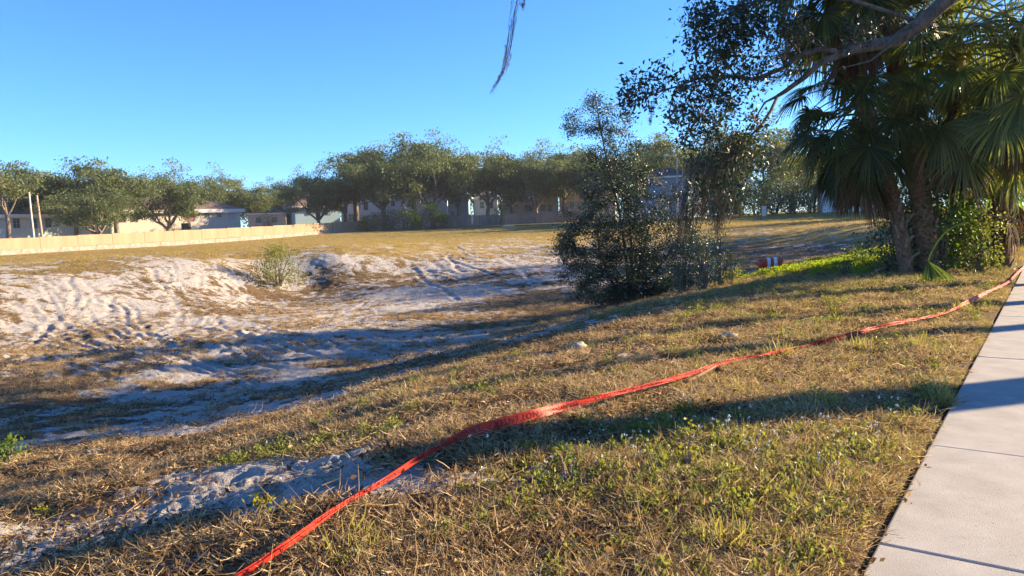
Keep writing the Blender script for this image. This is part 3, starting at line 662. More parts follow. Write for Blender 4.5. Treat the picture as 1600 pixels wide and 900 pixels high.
# ------------------------------------------------------------------ oak limb, foliage and moss over the right of the view
def near_oak():
    base = np.array([14.2, 9.3, 0.0]); base[2] = gz(*base[:2]); D = 9.5; rng = rs(9)
    root = thing('live_oak', 'near live oak reaching in from the right with a lichen-grey arching limb and hanging moss', 'tree', base)
    T = MB(); crown = MB(); limb = MB()
    fk = base+[-.5, 0, 7.3]
    T.tube(bez(base-[0, 0, .3], base+[.3, .1, 3.4], fk, 8)-base, np.linspace(.42, .36, 8), 12, rough=.2, rng=rng)
    up = [fk+v for v in ([-1.2, -1.2, 3.6], [2.2, -1.0, 3.5], [1.8, .8, 3.0], [.4, .6, 4.4])]
    for e in up: T.tube(bez(fk, (fk+e)/2+[0, 0, .5], e, 7)-base, np.linspace(.26, .05, 7), 8, rough=.2, rng=rng)
    def pt(px, py, d=D): return P(px, py, d=d)
    main = np.array([fk, pt(1640,-190,8.5), pt(1560,-80,9), pt(1480,0,9.3), pt(1440,35,9.4), pt(1400,64,9.5), pt(1370,70,9.5), pt(1335,76,9.5), pt(1310,86,9.5)])
    limb.tube(main-base, [.20,.15,.115,.092,.083,.076,.068,.06,.047], 10, rough=.28, rng=rng)
    br = [([(1310,86),(1285,96),(1255,122),(1228,142),(1215,150)], .062, .032), ([(1215,150),(1195,160),(1180,185)], .026, .012), ([(1215,150),(1205,172),(1190,195),(1160,225),(1148,240)], .03, .014),
          ([(1320,84),(1285,76),(1250,86),(1225,106),(1180,124),(1150,120),(1120,118)], .05, .026), ([(1120,118),(1085,124),(1062,134),(1040,140),(1010,152),(985,160)], .024, .008),
          ([(1225,112),(1213,111),(1200,118),(1187,124)], .012, .006), ([(1400,64),(1360,95),(1310,108)], .02, .008), ([(1150,120),(1130,90),(1100,60),(1080,40)], .022, .008),
          ([(1440,35),(1330,0),(1230,-10),(1150,10),(1100,30)], .04, .012), ([(1120,118),(1110,150),(1095,180)], .014, .006), ([(1148,240),(1125,290),(1095,330)], .013, .006),
          ([(1062,134),(1050,150),(1045,185),(1075,200)], .012, .005), ([(1480,0),(1380,-60),(1200,-90),(1000,-80),(870,-70)], .07, .02), ([(870,-70),(835,-50),(812,-20)], .02, .01)]
    for s, r0, r1 in br:
        q = np.array([pt(x, y, D+.12*math.sin(i*1.3+x)) for i, (x, y) in enumerate(s)])-base
        limb.tube(q, np.linspace(r0*.72, r1*.72, len(q)), 8, rough=.3, rng=rng)
    sk = np.concatenate(limb.v)
    blobs = [(1000,135,26,12),(985,160,18,8),(1030,125,22,8),(1065,135,20,8),(1010,160,12,4),(1110,30,34,18),(1085,60,28,14),(1130,70,34,18),(1160,40,34,18),(1110,100,30,18),(1150,110,34,18),(1090,140,26,14),
             (1120,150,30,16),(1150,150,20,8),(1060,180,20,10),(1090,185,26,16),(1120,195,24,12),(1075,215,16,8),(1150,70,44,16),(1120,45,40,13),(1180,90,36,9),(1200,30,36,12),(1165,130,30,7),(1230,20,40,12),(1180,15,34,14),(1170,215,16,9),(1150,240,26,14),(1185,180,12,6),(1200,115,10,4),
             (1235,110,14,6),(1240,50,26,8),(1110,250,22,10),(1140,280,24,12),(1180,250,22,10),(1100,290,18,8),(1350,45,20,8),(1330,60,14,5),(1440,40,14,4),(1095,10,26,10),(1200,60,24,8)]
    for px, py, r, n in blobs:
        for k in range(n):
            a = rng.rand()*2*np.pi; q = math.sqrt(rng.rand())*r
            c = pt(px+q*math.cos(a), py+q*math.sin(a), D+rng.normal()*.3)-base
            j = np.argmin(((sk-c)**2).sum(1)); o = sk[j]
            limb.tube(bez(o, (o+c)/2+rng.normal(size=3)*.05, c, 4), [.008, .006, .004, .002], 3, cap=False)
            m = 19; crown.leaves(c+rng.normal(size=(m, 3))*.075, .064, rng, .45, np.clip(.35+rng.normal()*.12+rng.normal(size=m)*.15, 0, 1))
    # main crown above and outside the frame
    for e in up:
        for k in range(26):
            c = e-base+rng.normal(size=3)*[1.5, 1.5, .9]; m = 60
            crown.leaves(c+rng.normal(size=(m, 3))*.3, .16, rng, .5, np.clip(.4+rng.normal(size=m)*.2, 0, 1))
    part('trunk', T, M['bark'], root, True); part('limb', limb, M['bark'], root, True); part('crown', crown, M['oak_leaf'], root)
    # spanish moss
    def moss(pts, spread, n, ln, lab, r=.006):
        mb = MB(); rg = rs(int(pts[0][0]))
        q = np.array([pt(x, y, d) for x, y, d in pts]); org = q[0].copy(); q = q-org
        L = np.linspace(0, 1, len(q))
        for k in range(n):
            t0 = rg.rand()**.8*.8; t1 = min(1, t0+rg.uniform(.1, ln)); tt = np.linspace(t0, t1, 6)
            c = np.stack([np.interp(tt, L, q[:, i]) for i in range(3)], 1)
            w = spread*(1-tt*.75)[:, None]
            off = rg.normal(size=3)*[1, 1, .2]
            c = c+off*w+np.cumsum(rg.normal(size=(6, 3)), 0)*spread*.12
            mb.tube(c, np.linspace(r, r*.4, 6), 3, rg.rand(), cap=False)
            mb.leaves(c[rg.randint(0, 6, 5)]+rg.normal(size=(5, 3))*spread*.1, r*9, rg, .2, rg.rand(5), up=-1.0)
        o = part('spanish_moss', mb, M['moss_pale'] if spread < .05 else M['moss'], None); o.location = org; tag(o, lab, 'moss')
    moss([(812,-22,9.5),(806,10,9.5),(799,50,9.5),(793,90,9.5),(786,112,9.5),(776,130,9.5),(765,147,9.5)], .030, 60, .25, 'thin long strand of Spanish moss hanging alone against the sky', .0035)
    moss([(822,-30,9.5),(818,2,9.5),(816,14,9.5)], .03, 26, .5, 'short wisp of Spanish moss at the top edge beside the long strand', .003)
    moss([(1122,190,9.5),(1105,235,9.5),(1090,290,9.5),(1078,330,9.5),(1070,375,9.5)], .18, 190, .5, 'thick grey curtain of Spanish moss hanging behind the big bush', .0045)
    moss([(1145,215,9.5),(1138,270,9.5),(1128,330,9.5),(1120,365,9.5)], .12, 120, .5, 'narrow grey moss veil right of the thick moss curtain', .004)
    moss([(1140,-10,9.5),(1130,40,9.5),(1124,90,9.5)], .09, 50, .5, 'grey moss hanging in the oak leaves near the top edge', .004)
    moss([(1020,150,9.5),(1018,180,9.5),(1016,196,9.5)], .02, 18, .5, 'short moss wisp below the outermost oak twig', .003)
near_oak()

# ------------------------------------------------------------------ palms
def fan(seed, pet, R, el, droop, width=1.15, nseg=54, fold=.32, collapse=0, tipw=.25):
    """one fan leaf: petiole leaves the origin at elevation el (radians), blade of folded segments sagging under its weight"""
    rng = rs(seed); mb = MB()
    n = 8; t = np.linspace(0, 1, n); a = el-t*droop*.55
    step = pet/(n-1); x = np.concatenate([[0], np.cumsum(np.cos(a[1:])*step)]); z = np.concatenate([[0], np.cumsum(np.sin(a[1:])*step)])
    pts = np.stack([x, np.zeros(n), z], 1); mb.tube(pts, np.linspace(.03, .012, n), 5, .75)
    o = pts[-1]; ax = a[-1]
    fwd = np.array([math.cos(ax), 0, math.sin(ax)]); sd2 = np.array([0, 1, 0]); nrm = np.cross(fwd, sd2)
    if nrm[2] < 0: nrm = -nrm
    for i in range(nseg):
        u = (i/(nseg-1)-.5)*2; phi = u*math.radians(118)*(1-collapse*.75)
        d = fwd*math.cos(phi)+sd2*math.sin(phi)+nrm*(.25*abs(u)+rng.normal()*.04)
        d = d/np.linalg.norm(d); Ls = R*(1-.32*abs(u)**1.5)*rng.uniform(.9, 1.06)
        m = 7; s = np.linspace(0, 1, m); c = np.zeros((m, 3)); c[0] = o; cur = d.copy()
        for k in range(1, m):
            g = droop*(.10+.55*s[k]**1.6)+collapse*.5
            cur = cur+np.array([0, 0, -1])*g*.42+rng.normal(size=3)*.02; cur /= np.linalg.norm(cur); c[k] = c[k-1]+cur*Ls/(m-1)
        w0 = 2*math.pi*R*.33/nseg*width*.42
        wd = w0*np.array([.12, .6, 1.0, .95, .72, .42, .04]); wd = wd if not collapse else wd*.7
        lat = np.cross(d, nrm); lat /= np.linalg.norm(lat)+1e-9
        lv = np.tile(lat, (m, 1)); nv = np.cross(lv, np.gradient(c, axis=0)); nv /= np.linalg.norm(nv, axis=1)[:, None]+1e-9
        A = c+lv*wd[:, None]-nv*wd[:, None]*fold; B = c-lv*wd[:, None]-nv*wd[:, None]*fold
        V = np.concatenate([A, c, B]); k = np.arange(m-1)
        f = np.concatenate([np.stack([k, k+1, m+k+1, m+k], 1), np.stack([m+k, m+k+1, 2*m+k+1, 2*m+k], 1)])
        mb.add(V, f, np.clip(.42+rng.normal()*.16+.2*np.tile(s, 3), 0, 1))
    return mb
FR = {}
for e in (75, 50, 25, 0, -25, -50):
    for s in range(2): FR[('g', e, s)] = fan(500+e+s*7, 1.45, 1.0, math.radians(e), [1.05, 1.3][s]).mesh('frond', [M['frond']])
M['frond_sunlit'] = leaf_mat('palm_frond_sunlit', [(0,(.06,.085,.02)),(.5,(.17,.21,.04)),(1,(.42,.42,.1))], .45, .32, .6)  # brighter copy of the palm frond, backlight and sun put into its colour
for (k_, e, s), me in list(FR.items()):
    m2 = me.copy(); m2.materials[0] = M['frond_sunlit']; FR[('m', e, s)] = m2
for e in (-20, -50, -72):
    for s in range(2): FR[('d', e, s)] = fan(600+e+s*7, .9, 1.15, math.radians(e), 1.6, collapse=.75, nseg=34).mesh('dead_frond', [M['frond_dead']])
for e in (70, 40, 10, -15):
    for s in range(2): FR[('y', e, s)] = fan(700+e+s*7, .7, .85, math.radians(e), [.35, .6][s], nseg=36).mesh('frond', [M['frond_young']])
def palm(label, base, head, tr, greens, deads, seed, kind='g', sc=1.0, dsc=1.1, boots=False, bend=.3, lean=None):
    rng = rs(seed); base = np.array(base, float); head = np.array(head, float)
    root = thing('sabal_palm', label, 'palm', base)
    mid = (base+head)/2+np.array([bend, 0, 0]); ax = bez(base-[0, 0, .2], mid, head, 14)-base
    T = MB(); T.tube(ax, np.linspace(tr*1.1, tr*.9, 14), 12, rough=.22, rng=rng)
    part('trunk', T, M['palm_bark'], root, True)
    BT = MB(); n = 70 if boots else 40
    for i in range(n):
        t = rng.rand() if boots else rng.rand()**.7; k = min(int(t*13), 12); c = ax[k]+(ax[k+1]-ax[k])*(t*13-k)
        a = rng.rand()*6.28; o = np.array([math.cos(a), math.sin(a), 0])
        BT.tube(np.array([c+o*tr*.85, c+o*(tr*1.1)+[0, 0, .1], c+o*(tr*1.1+rng.uniform(.05, .16))+[0, 0, rng.uniform(.16, .34)]]), [.05, .04, .022], 4, rng.rand())
    part('leaf_bases', BT, M['palm_boot'], root, stuff=True)
    hd = head-base
    ga = 2.399
    for i, (e, hz) in enumerate(greens):
        f = part('frond', FR[(kind, e, i % 2)], None, root); f.location = hd+[0, 0, hz]+rng.normal(size=3)*.08
        f.rotation_euler = (rng.normal()*.12, rng.normal()*.08, i*ga+rng.normal()*.2); s = sc*rng.uniform(.85, 1.12); f.scale = (s, s, s)
    for i, (e, hz) in enumerate(deads):
        f = part('dead_frond', FR[('d', e, i % 2)], None, root); f.location = hd+[0, 0, hz]+rng.normal(size=3)*.08
        f.rotation_euler = (rng.normal()*.15, rng.normal()*.1, i*ga*1.1+seed+rng.normal()*.3); s = dsc*rng.uniform(.75, 1.05); f.scale = (s, s, s)
    return root
def gl(spec): return [(e, hz) for e, n, h0, h1 in spec for hz in np.linspace(h0, h1, n)]
dp = 18.2
b = ground(1452, 425)
palm('tall leaning sabal palm, head above the frame, thick brown skirt of dead leaves', b, P(1330, -150, d=dp), .24,
     gl([(75,4,.1,.2),(50,7,0,.1),(25,9,-.3,0),(0,12,-1.1,-.1),(-25,12,-1.6,-.5)]), gl([(-50,22,-1.7,-.5),(-72,30,-2.6,-.6)]), 11, bend=.55, sc=1.3, dsc=1.25)
b2 = ground(1436, 428)
palm('sabal palm with wide drooping leaves hanging left of the leaning trunk', b2+[0, .5, 0], P(1342, 148, d=dp-.3), .15,
     gl([(50,6,0,.2),(25,10,-.1,.3),(0,13,-.5,.3),(-25,13,-.8,.2),(-50,7,-.9,-.3)]), gl([(-50,7,-1.0,-.4),(-72,12,-1.3,-.5)]), 12, sc=.98, dsc=1.05, bend=.3)
b3 = ground(1500, 405)
palm('sabal palm right of the leaning trunk with glossy leaves coloured brighter as sunlit and dead brown ones below', b3, P(1494, 70, d=18.0), .2,
     gl([(75,4,.1,.2),(50,8,0,.2),(25,12,-.2,.2),(0,13,-.6,.1),(-25,13,-.9,-.1),(-50,10,-1.2,-.4)]), gl([(-50,9,-1.4,-.6),(-72,10,-2,-.9)]), 13, sc=1.15, bend=0, kind='m')
b4 = ground(1598, 392)
palm('sabal palm crowding the right edge of the view', b4+[.6, 0, 0], P(1592, 60, d=17.0), .2,
     gl([(75,4,.1,.2),(50,7,0,.1),(25,9,-.2,0),(0,11,-.6,-.1),(-25,11,-.9,-.2),(-50,8,-1.2,-.4)]), gl([(-72,9,-1.4,-.7)]), 14, sc=1.1, bend=0, kind='m')
b6 = P(1555, 352, d=24)
palm('sabal palm standing behind the other palms at the right, mostly hidden', [b6[0], b6[1], gz(b6[0], b6[1])], P(1560, 60, d=24), .2,
     gl([(75,4,.1,.2),(50,7,0,.1),(25,7,-.1,0),(0,8,-.3,-.1),(-25,9,-.6,-.2),(-50,8,-.8,-.4)]), gl([(-72,12,-1.8,-.7)]), 16, sc=1.3, bend=0, kind='m')
b5 = P(1566, 372, d=19.5); b5[2] = gz(b5[0], b5[1])
palm('short young fan palm with bright yellow green leaves and cross-hatched pale trunk', b5, P(1566, 265, d=b5[1]), .23,
     gl([(70,6,.1,.2),(40,9,0,.1),(10,10,-.1,0),(-15,8,-.25,0)]), gl([(-72,4,-.4,-.1)]), 15, kind='y', sc=1.15, boots=True, bend=0)

# leafy growth round the palm foot
for px, py, ty, w, lm, lf, n, lab, tc in [(1400,425,300,1.3,'bush_leaf',.075,3000,'dark leafy shrub left of the leaning palm trunk',.9),
        (1468,425,285,1.3,'green_leaf',.08,3600,'sunlit leafy climber shrub right of the leaning palm trunk',.25),
        (1508,412,325,1.3,'green_leaf',.08,3400,'tall leafy shrub between the leaning trunk and the young palm',.2),
        (1530,425,330,1.0,'weed',.07,1800,'rounded light green shrub nearest the sidewalk end',.3),
        (1535,360,325,1.2,'green_leaf',.09,2200,'shrub behind the short young palm',.2),
        (1352,418,384,.9,'weed',.05,500,'low yellowish weed shrub left of the palms',.6),
        (1318,430,398,.5,'bush_leaf',.04,260,'small dark weed in the bright ground cover',.5),
        (1598,385,335,1.2,'green_leaf',.09,2600,'leafy shrub cut by the right edge under the palms',.1)]:
    b = ground(px, py); h = P(px, ty, d=b[1])[2]-b[2]
    shrub('palm_foot_shrub', lab, 'shrub', b, h, w, px*3, lm, lf, n, cl=64, bark='bark', spread=.16, tonec=tc, sharp=.3)
# fallen frond and loose petiole
def fallen(label, pts, Rr, seed, blade=True, m='frond_young', d=None):
    rng = rs(seed); mb = MB(); q = np.array(pts, float); org = q[-1].copy(); q = q-org
    mb.tube(bez(q[0], q[1], q[2], 9), np.linspace(.022, .014, 9), 5, .95)
    if blade:
        o = q[2]
        for i in range(26):
            u = (i/25-.5)*2; dd = np.array([.55*u+.28, -.35*rng.rand(), -.75+.25*abs(u)]); dd /= np.linalg.norm(dd)
            L = Rr*rng.uniform(.8, 1.1); mm = 5; c = o+dd*np.linspace(0, 1, mm)[:, None]*L; c[:, 2] -= .12*np.linspace(0, 1, mm)**2
            w = np.array([.004, .016, .018, .012, .001]); lat = np.array([1, 0, .3]); V = np.concatenate([c+lat*w[:, None], c-lat*w[:, None]]); k = np.arange(mm-1)
            mb.add(V, np.stack([k, k+1, mm+k+1, mm+k], 1), np.clip(.6+rng.normal()*.2, 0, 1))
    o = part('fallen_frond', mb, M[m], None); o.location = org; tag(o, label, 'palm leaf')
d0 = ground(1450, 442)[1]
fallen('broken pale fan leaf hanging on a bent stalk at the foot of the leaning palm', [P(1512,348,d=d0), P(1470,352,d=d0), P(1450,408,d=d0)], .85, 3)
fallen('bare pale curved leaf stalk reaching in at the right edge', [P(1612,352,d=16), P(1575,338,d=16.2), P(1540,336,d=16.4)], .1, 4, blade=False, m='frond_dead')
# ------------------------------------------------------------------ perimeter wall
def plain(name, c, var=.12, rough=.85, scale=1.2, bs=0):
    return rough_mat(name, tuple(x*(1-var) for x in c), tuple(min(1, x*(1+var)) for x in c), scale, rough, bs)
M['wall_orange'] = rough_mat('wall_cream_paint', (.27,.195,.12), (.37,.275,.175), .9, .9, .2, .02, (1,1,.25), detail=6)
M['wall_base'] = rough_mat('chipped_base', (.26,.19,.15), (.42,.34,.28), 2.5, .9, .4, .02)
M['joint_dark'] = plain('joint', (.12,.10,.08))
wa, wb = P(-70, 400, d=79), P(572, 358, d=136)
wv = (wb-wa)[:2]; WL = np.linalg.norm(wv); wdir = wv/WL
wr = thing('perimeter_wall', 'long low cream orange masonry wall with paler chipped base along the left of the field', 'wall', (wa[0], wa[1], 0), math.atan2(wdir[1], wdir[0]))
WTOP = [(-70, 377.5), (0, 373.5), (250, 361.5), (400, 354.5), (540, 346.5), (572, 345)]
PN = 15; PLn = WL/PN
pm = MB(); pm.box((.07, -.08, 0), (PLn-.07, .08, 1), .5); pmm = pm.mesh('panel', [M['wall_orange']])
def wall_z(s):
    p = wa[:2]+wdir*s
    px = 800+F*p[0]/p[1]*1.0
    pyt = np.interp(px, [a for a, b in WTOP], [b for a, b in WTOP]); return P(px, pyt, d=p[1])[2], gz(p[0], p[1])
for i in range(PN):
    (t0, g0), (t1, g1) = wall_z(i*PLn), wall_z((i+1)*PLn); t = (t0+t1)/2; g = (g0+g1)/2; h = (t-g)
    o = part('panel', pmm, None, wr); o.location = (i*PLn, 0, g+h*.3); o.scale = (1, 1, h*.7)
    # base course: chipped blocks standing 3 cm proud
    bm = MB(); rg = rs(i); nb = 2
    for k in range(nb):
        x0 = k*PLn/nb+.01; x1 = (k+1)*PLn/nb-.01; bm.box((x0, -.115-rg.rand()*.02, -.5), (x1, .1, h*.3-rg.rand()*.04), rg.rand())
    o = part('base_course', bm, M['wall_base'], wr); o.location = (i*PLn, 0, g)
pp = MB(); pp.box((-.075, -.10, -.2), (.075, .10, 1.0)); ppm = pp.mesh('post', [M['wall_orange']]); ppd = pp.mesh('post', [M['joint_dark']])
for i in range(PN+1):
    t, g = wall_z(i*PLn); o = part('post', ppm if i not in (12, 13) else ppd, None, wr); o.location = (i*PLn, 0, g); o.scale = (1, 1, t-g+.02)

# ------------------------------------------------------------------ paling fence and white wall
M['paling'] = rough_mat('paling_wood', (.14,.10,.08), (.30,.23,.19), 1.5, .9, .2, .02, (6,6,.4))
M['paling2'] = rough_mat('paling_wood_warm', (.22,.15,.11), (.38,.28,.21), 1.5, .9, .2, .02, (6,6,.4))
def fence(name, label, a, b, h, n, mats):
    v = (b-a)[:2]; Ln = np.linalg.norm(v); u = v/Ln; r = thing(name, label, 'fence', (a[0], a[1], 0), math.atan2(u[1], u[0]))
    pl = Ln/n
    for i in range(n):
        p = a[:2]+u*(i+.5)*pl; g = gz(p[0], p[1]); mb = MB(); rg = rs(i+9); k = int(pl/.15)
        for j in range(k): mb.box((j*pl/k+.008, -.02-(j % 2)*.02, .03), ((j+1)*pl/k-.008, 0-(j % 2)*.02, h*(1+rg.uniform(-.03, .03))), rg.rand())
        for zz in (.35, h*.8): mb.box((.01, .003, zz), (pl-.01, .06, zz+.09), .3)
        o = part('board_panel', mb, M[mats[i % len(mats)]], r, stuff=True); o.location = (i*pl, 0, g)
        pb = MB(); pb.box((-.05, .065, -.2), (.05, .165, h*1.02)); o = part('post', pb, M[mats[0]], r); o.location = (i*pl, 0, g)
fence('paling_fence', 'weathered brown vertical board fence behind the field, centre', P(690, 350, d=136), P(905, 346, d=138), 1.95, 11, ('paling', 'paling', 'paling2'))
M['white_wall'] = plain('white_wall', (.70,.72,.74), .05, scale=.5)
M['dark_metal'] = plain('dark_metal', (.05,.05,.055))
M['glass'] = rough_mat('window_glass', (.03,.04,.05), (.07,.085,.10), .8, .15, 0, spec=.6)
M['blind'] = plain('window_blind', (.35,.38,.40), .1)
M['white_trim'] = plain('white_trim', (.58,.56,.53), .04)
M['frame_grey'] = plain('window_frame_grey', (.30,.30,.30), .05); M['red_shutter'] = plain('red_shutter', (.35,.09,.09), .2, scale=3)
def roofm(n, c): return rough_mat(n, tuple(x*.7 for x in c), tuple(x*1.25 for x in c), 3, .95, .3, .03, (.4, .4, 3))
M['roof_dark'] = roofm('roof_dark_shingle', (.075,.07,.07)); M['roof_brown'] = roofm('roof_brown_shingle', (.16,.115,.09)); M['roof_grey'] = roofm('roof_grey_shingle', (.12,.115,.115))
def wallm(n, c):  M[n] = plain(n, c, .05, scale=.4); return n

def house(name, label, cat, A, B, eave, depth, rh, wall, roof, wins=(), fascia=.28, over=.6, kind='hip', sunlit_end=False, band=None, glab=None):
    """A,B: (px, d) ends of the front; eave: photo y of the eave at A; wins: (px0, py0, px1, py1, material)"""
    a = P(A[0], 350, d=A[1]); b = P(B[0], 350, d=B[1]); v = (b-a)[:2]; Ln = np.linalg.norm(v); u = v/Ln; nrm = np.array([u[1], -u[0]])
    ze = P(A[0], eave, d=A[1])[2]; g = min(gz(a[0], a[1]), gz(b[0], b[1]))-.5
    r = thing(name, label, cat, (a[0], a[1], g), math.atan2(u[1], u[0])); H = ze-g
    w = MB(); w.box((0, 0, 0), (Ln, depth, H-.02)); part('wall', w, M[wall], r)
    ro = MB(); o = over; z = H+.02
    if kind == 'hip':
        k = min(depth/2+o, Ln/2+o-.2)
        vv = [[-o,-o,z],[Ln+o,-o,z],[Ln+o,depth+o,z],[-o,depth+o,z],[k-o,depth/2,z+rh],[Ln+o-k,depth/2,z+rh]]
        ro.add(vv, [[0,1,5,4],[2,3,4,5]], .5); ro.add(vv, [[1,2,5],[3,0,4]]); ro.add(vv, [[3,2,1,0]])
    else:
        vv = [[-o,-o,z],[Ln+o,-o,z],[Ln+o,depth+o,z],[-o,depth+o,z],[-o,depth/2,z+rh],[Ln+o,depth/2,z+rh]]
        ro.add(vv, [[0,1,5,4],[2,3,4,5]], .5); ro.add(vv, [[1,2,5],[3,0,4]]); ro.add(vv, [[3,2,1,0]])
    part('roof', ro, M[roof], r)
    f = MB(); e = .04
    f.box((-o-e, -o-e, z-fascia), (Ln+o+e, -o, z+.03)); f.box((-o-e, depth+o, z-fascia), (Ln+o+e, depth+o+e, z+.03))
    f.box((-o-e, -o+.002, z-fascia+.01), (-o, depth+o-.002, z+.025)); f.box((Ln+o, -o+.002, z-fascia+.01), (Ln+o+e, depth+o-.002, z+.025))
    part('fascia', f, M['white_trim'], r)
    so_ = MB(); so_.box((-o+.01, -o+.01, z-fascia*.5), (Ln+o-.01, depth+o-.01, z-fascia*.5+.04)); part('soffit', so_, M['white_trim'], r)
    if band is not None:
        zb = P(A[0], band, d=A[1])[2]-g; q = MB(); q.box((-.04, -.05, zb-.12), (Ln+.04, 0-.003, zb+.12)); part('floor_band', q, M['white_trim'], r)
    if sunlit_end:
        q = MB(); q.box((Ln-.22, -.035, 0), (Ln+.035, .3, H-.03)); part('sunlit_edge', q, M['white_trim'], r)  # white strip added to stand for the sunlit end face
    def hit(px, py):
        rr = ray(px, py); # intersection of the sight line with the front plane
        t = (a[:2] @ nrm)/(rr[:2] @ nrm); p = np.array([0, 0, CAM_H])+rr*t
        return (p[:2]-a[:2]) @ u, p[2]-g
    for x0, y0, x1, y1, m in wins:
        u0, z1 = hit(x0, y0); u1, z0 = hit(x1, y1); u0, u1 = min(u0, u1), max(u0, u1); z0, z1 = min(z0, z1), max(z0, z1)
        u1 = max(u1, u0+.7); z1 = max(z1, z0+.8); fr = MB(); t = .05
        fr.box((u0-t, -.07, z0-t), (u1+t, 0-.003, z0)); fr.box((u0-t, -.07, z1), (u1+t, 0-.003, z1+t)); fr.box((u0-t, -.068, z0), (u0, -.003, z1)); fr.box((u1, -.068, z0), (u1+t, -.003, z1))
        um = (u0+u1)/2; fr.box((um-.025, -.055, z0), (um+.025, -.025, z1)); fr.box((u0, -.054, (z0+z1)/2-.02), (um-.025, -.026, (z0+z1)/2+.02)); fr.box((um+.025, -.054, (z0+z1)/2-.02), (u1, -.026, (z0+z1)/2+.02))
        fo = part('window', fr, M['frame_grey'], r)
        pn = MB(); pn.box((u0+.002, -.022, z0+.002), (u1-.002, -.004, z1-.002)); part('pane', pn, M[m], fo)
    return r
wallm('paint_pale_blue', (.40,.47,.46)); wallm('paint_cream', (.50,.45,.375)); wallm('paint_lavender', (.55,.53,.58)); wallm('paint_grey', (.34,.32,.32))
wallm('paint_light_blue', (.26,.40,.50)); wallm('paint_beige', (.55,.49,.41)); wallm('paint_pink', (.60,.48,.47)); wallm('paint_white', (.42,.46,.50)); wallm('paint_teal', (.35,.5,.58)); wallm('paint_dusk_blue', (.17,.24,.30)); wallm('paint_peach', (.75,.55,.42))
G_ = 'glass'
house('bungalow', 'pale blue white bungalow with dark roof behind the wall at far left', 'house', (-60, 96), (172, 112), 336, 11, 1.9, 'paint_pale_blue', 'roof_dark',
      [(20,342,31,356,G_),(48,342,57,356,G_),(70,341,75,355,G_),(100,338,112,352,G_),(140,336,150,349,G_),(-20,345,-8,358,G_)], fascia=.42)
hc = house('bungalow', 'cream lit bungalow with white fascia and brown roof behind the wall', 'house', (174, 117), (376, 131), 329, 11, 2.3, 'paint_cream', 'roof_brown',
      [(184,336,196,347,G_),(236,335,243,345,G_),(291,332,304,345,'red_shutter'),(320,331,322.5,340,G_),(338,330,341,339,G_),(358,329,367,342,'blind'),(207,336,214,346,G_)], fascia=.55)
house('bungalow', 'low pale building glimpsed right of the cream bungalow under dark trees', 'house', (388, 150), (446, 152), 334, 8, 1.6, 'paint_cream', 'roof_grey', [(400,340,408,348,G_),(425,340,433,347,G_)])
house('apartment_block', 'shaded blue grey low building behind the leaning lamp', 'house', (462, 150), (532, 154), 322, 9, 3.0, 'paint_teal', 'roof_brown', [(478,328,484,336,G_),(505,326,512,335,G_)], fascia=.35)
house('apartment_block', 'lavender grey two-storey block behind the oaks, centre left', 'building', (534, 158), (700, 158), 309, 10, 2.2, 'paint_lavender', 'roof_grey',
      [(568,316,575,328,G_),(592,315,599,327,G_),(611,314,616,322,G_),(627,313,632,323,G_),(636,313,641,323,G_),(668,315,672,328,G_),(674,315,679,328,G_),(545,335,553,344,G_),(600,336,608,345,G_)], fascia=.35, band=331)
house('cottage', 'light blue gabled house with dark shuttered window and white strip for its sunlit end', 'house', (701, 150), (733, 150), 308, 8, 2.0, 'paint_light_blue', 'roof_dark', [(711,312,719,323,G_),(704,331,708,338,G_)], kind='hip', sunlit_end=True, fascia=.3)
house('cottage', 'small shaded lavender house between the blue gable and the beige bungalow', 'house', (742, 158), (778, 158), 310, 8, 1.6, 'paint_lavender', 'roof_grey', [(750,316,756,325,G_),(764,316,770,325,G_)])
house('bungalow', 'low beige bungalow with brown roof and two windows above the fence', 'house', (786, 152), (836, 152), 317, 8, 1.5, 'paint_beige', 'roof_brown', [(802,321,809,328,G_),(820,321,832,329,G_),(790,321,796,328,G_)], fascia=.3)
house('townhouse', 'two-storey pink grey house with upper window above the fence', 'house', (841, 150), (873, 150), 297, 9, 1.4, 'paint_pink', 'roof_grey', [(850,300,857,308,G_),(844.5,320,852,330,G_),(856,320,862.5,330,G_)], fascia=.25, band=318)
house('townhouse', 'pale blue white townhouse partly hidden right of the pink one', 'house', (875, 148), (962, 146), 296, 9, 1.6, 'paint_white', 'roof_grey', [(891,316,897,326,G_),(905,300,912,310,G_),(930,300,938,310,G_),(930,320,938,330,G_)], fascia=.3, band=314)
house('house', 'blue white house with broad dark hipped roof behind the big bush', 'house', (990, 112), (1075, 108), 279, 9, 1.5, 'paint_dusk_blue', 'roof_dark', [(1000,290,1008,302,G_),(1028,308,1034,322,'blind'),(1050,290,1058,303,G_)], fascia=.2, over=.5)
house('outbuilding', 'small peach shed glimpsed through the big bush', 'building', (1036, 100), (1046, 100), 310, 4, .5, 'paint_peach', 'roof_grey', [], fascia=.15, over=.2)
house('outbuilding', 'long white block wall building behind the palms at the right', 'building', (1286, 92), (1400, 90), 284, 5, .35, 'white_wall', 'roof_grey', [], fascia=.25, over=.1)
# air conditioner by the cream bungalow
q = P(291, 357, d=122); mb = MB(); mb.box((-.6,-.4,0),(.6,.4,1.0)); mb.box((-.62,-.42,.98+.022),(.62,.42,1.06))
for k in range(9): mb.box((-.55,-.415,.08+k*.1),(.55,-.402,.12+k*.1), .2)
ac = thing('air_conditioner', 'dark grey air conditioning box under the red shuttered window', 'air conditioner', (q[0], q[1], P(291,359,d=122)[2])); part('casing', mb, M['dark_metal'], ac)

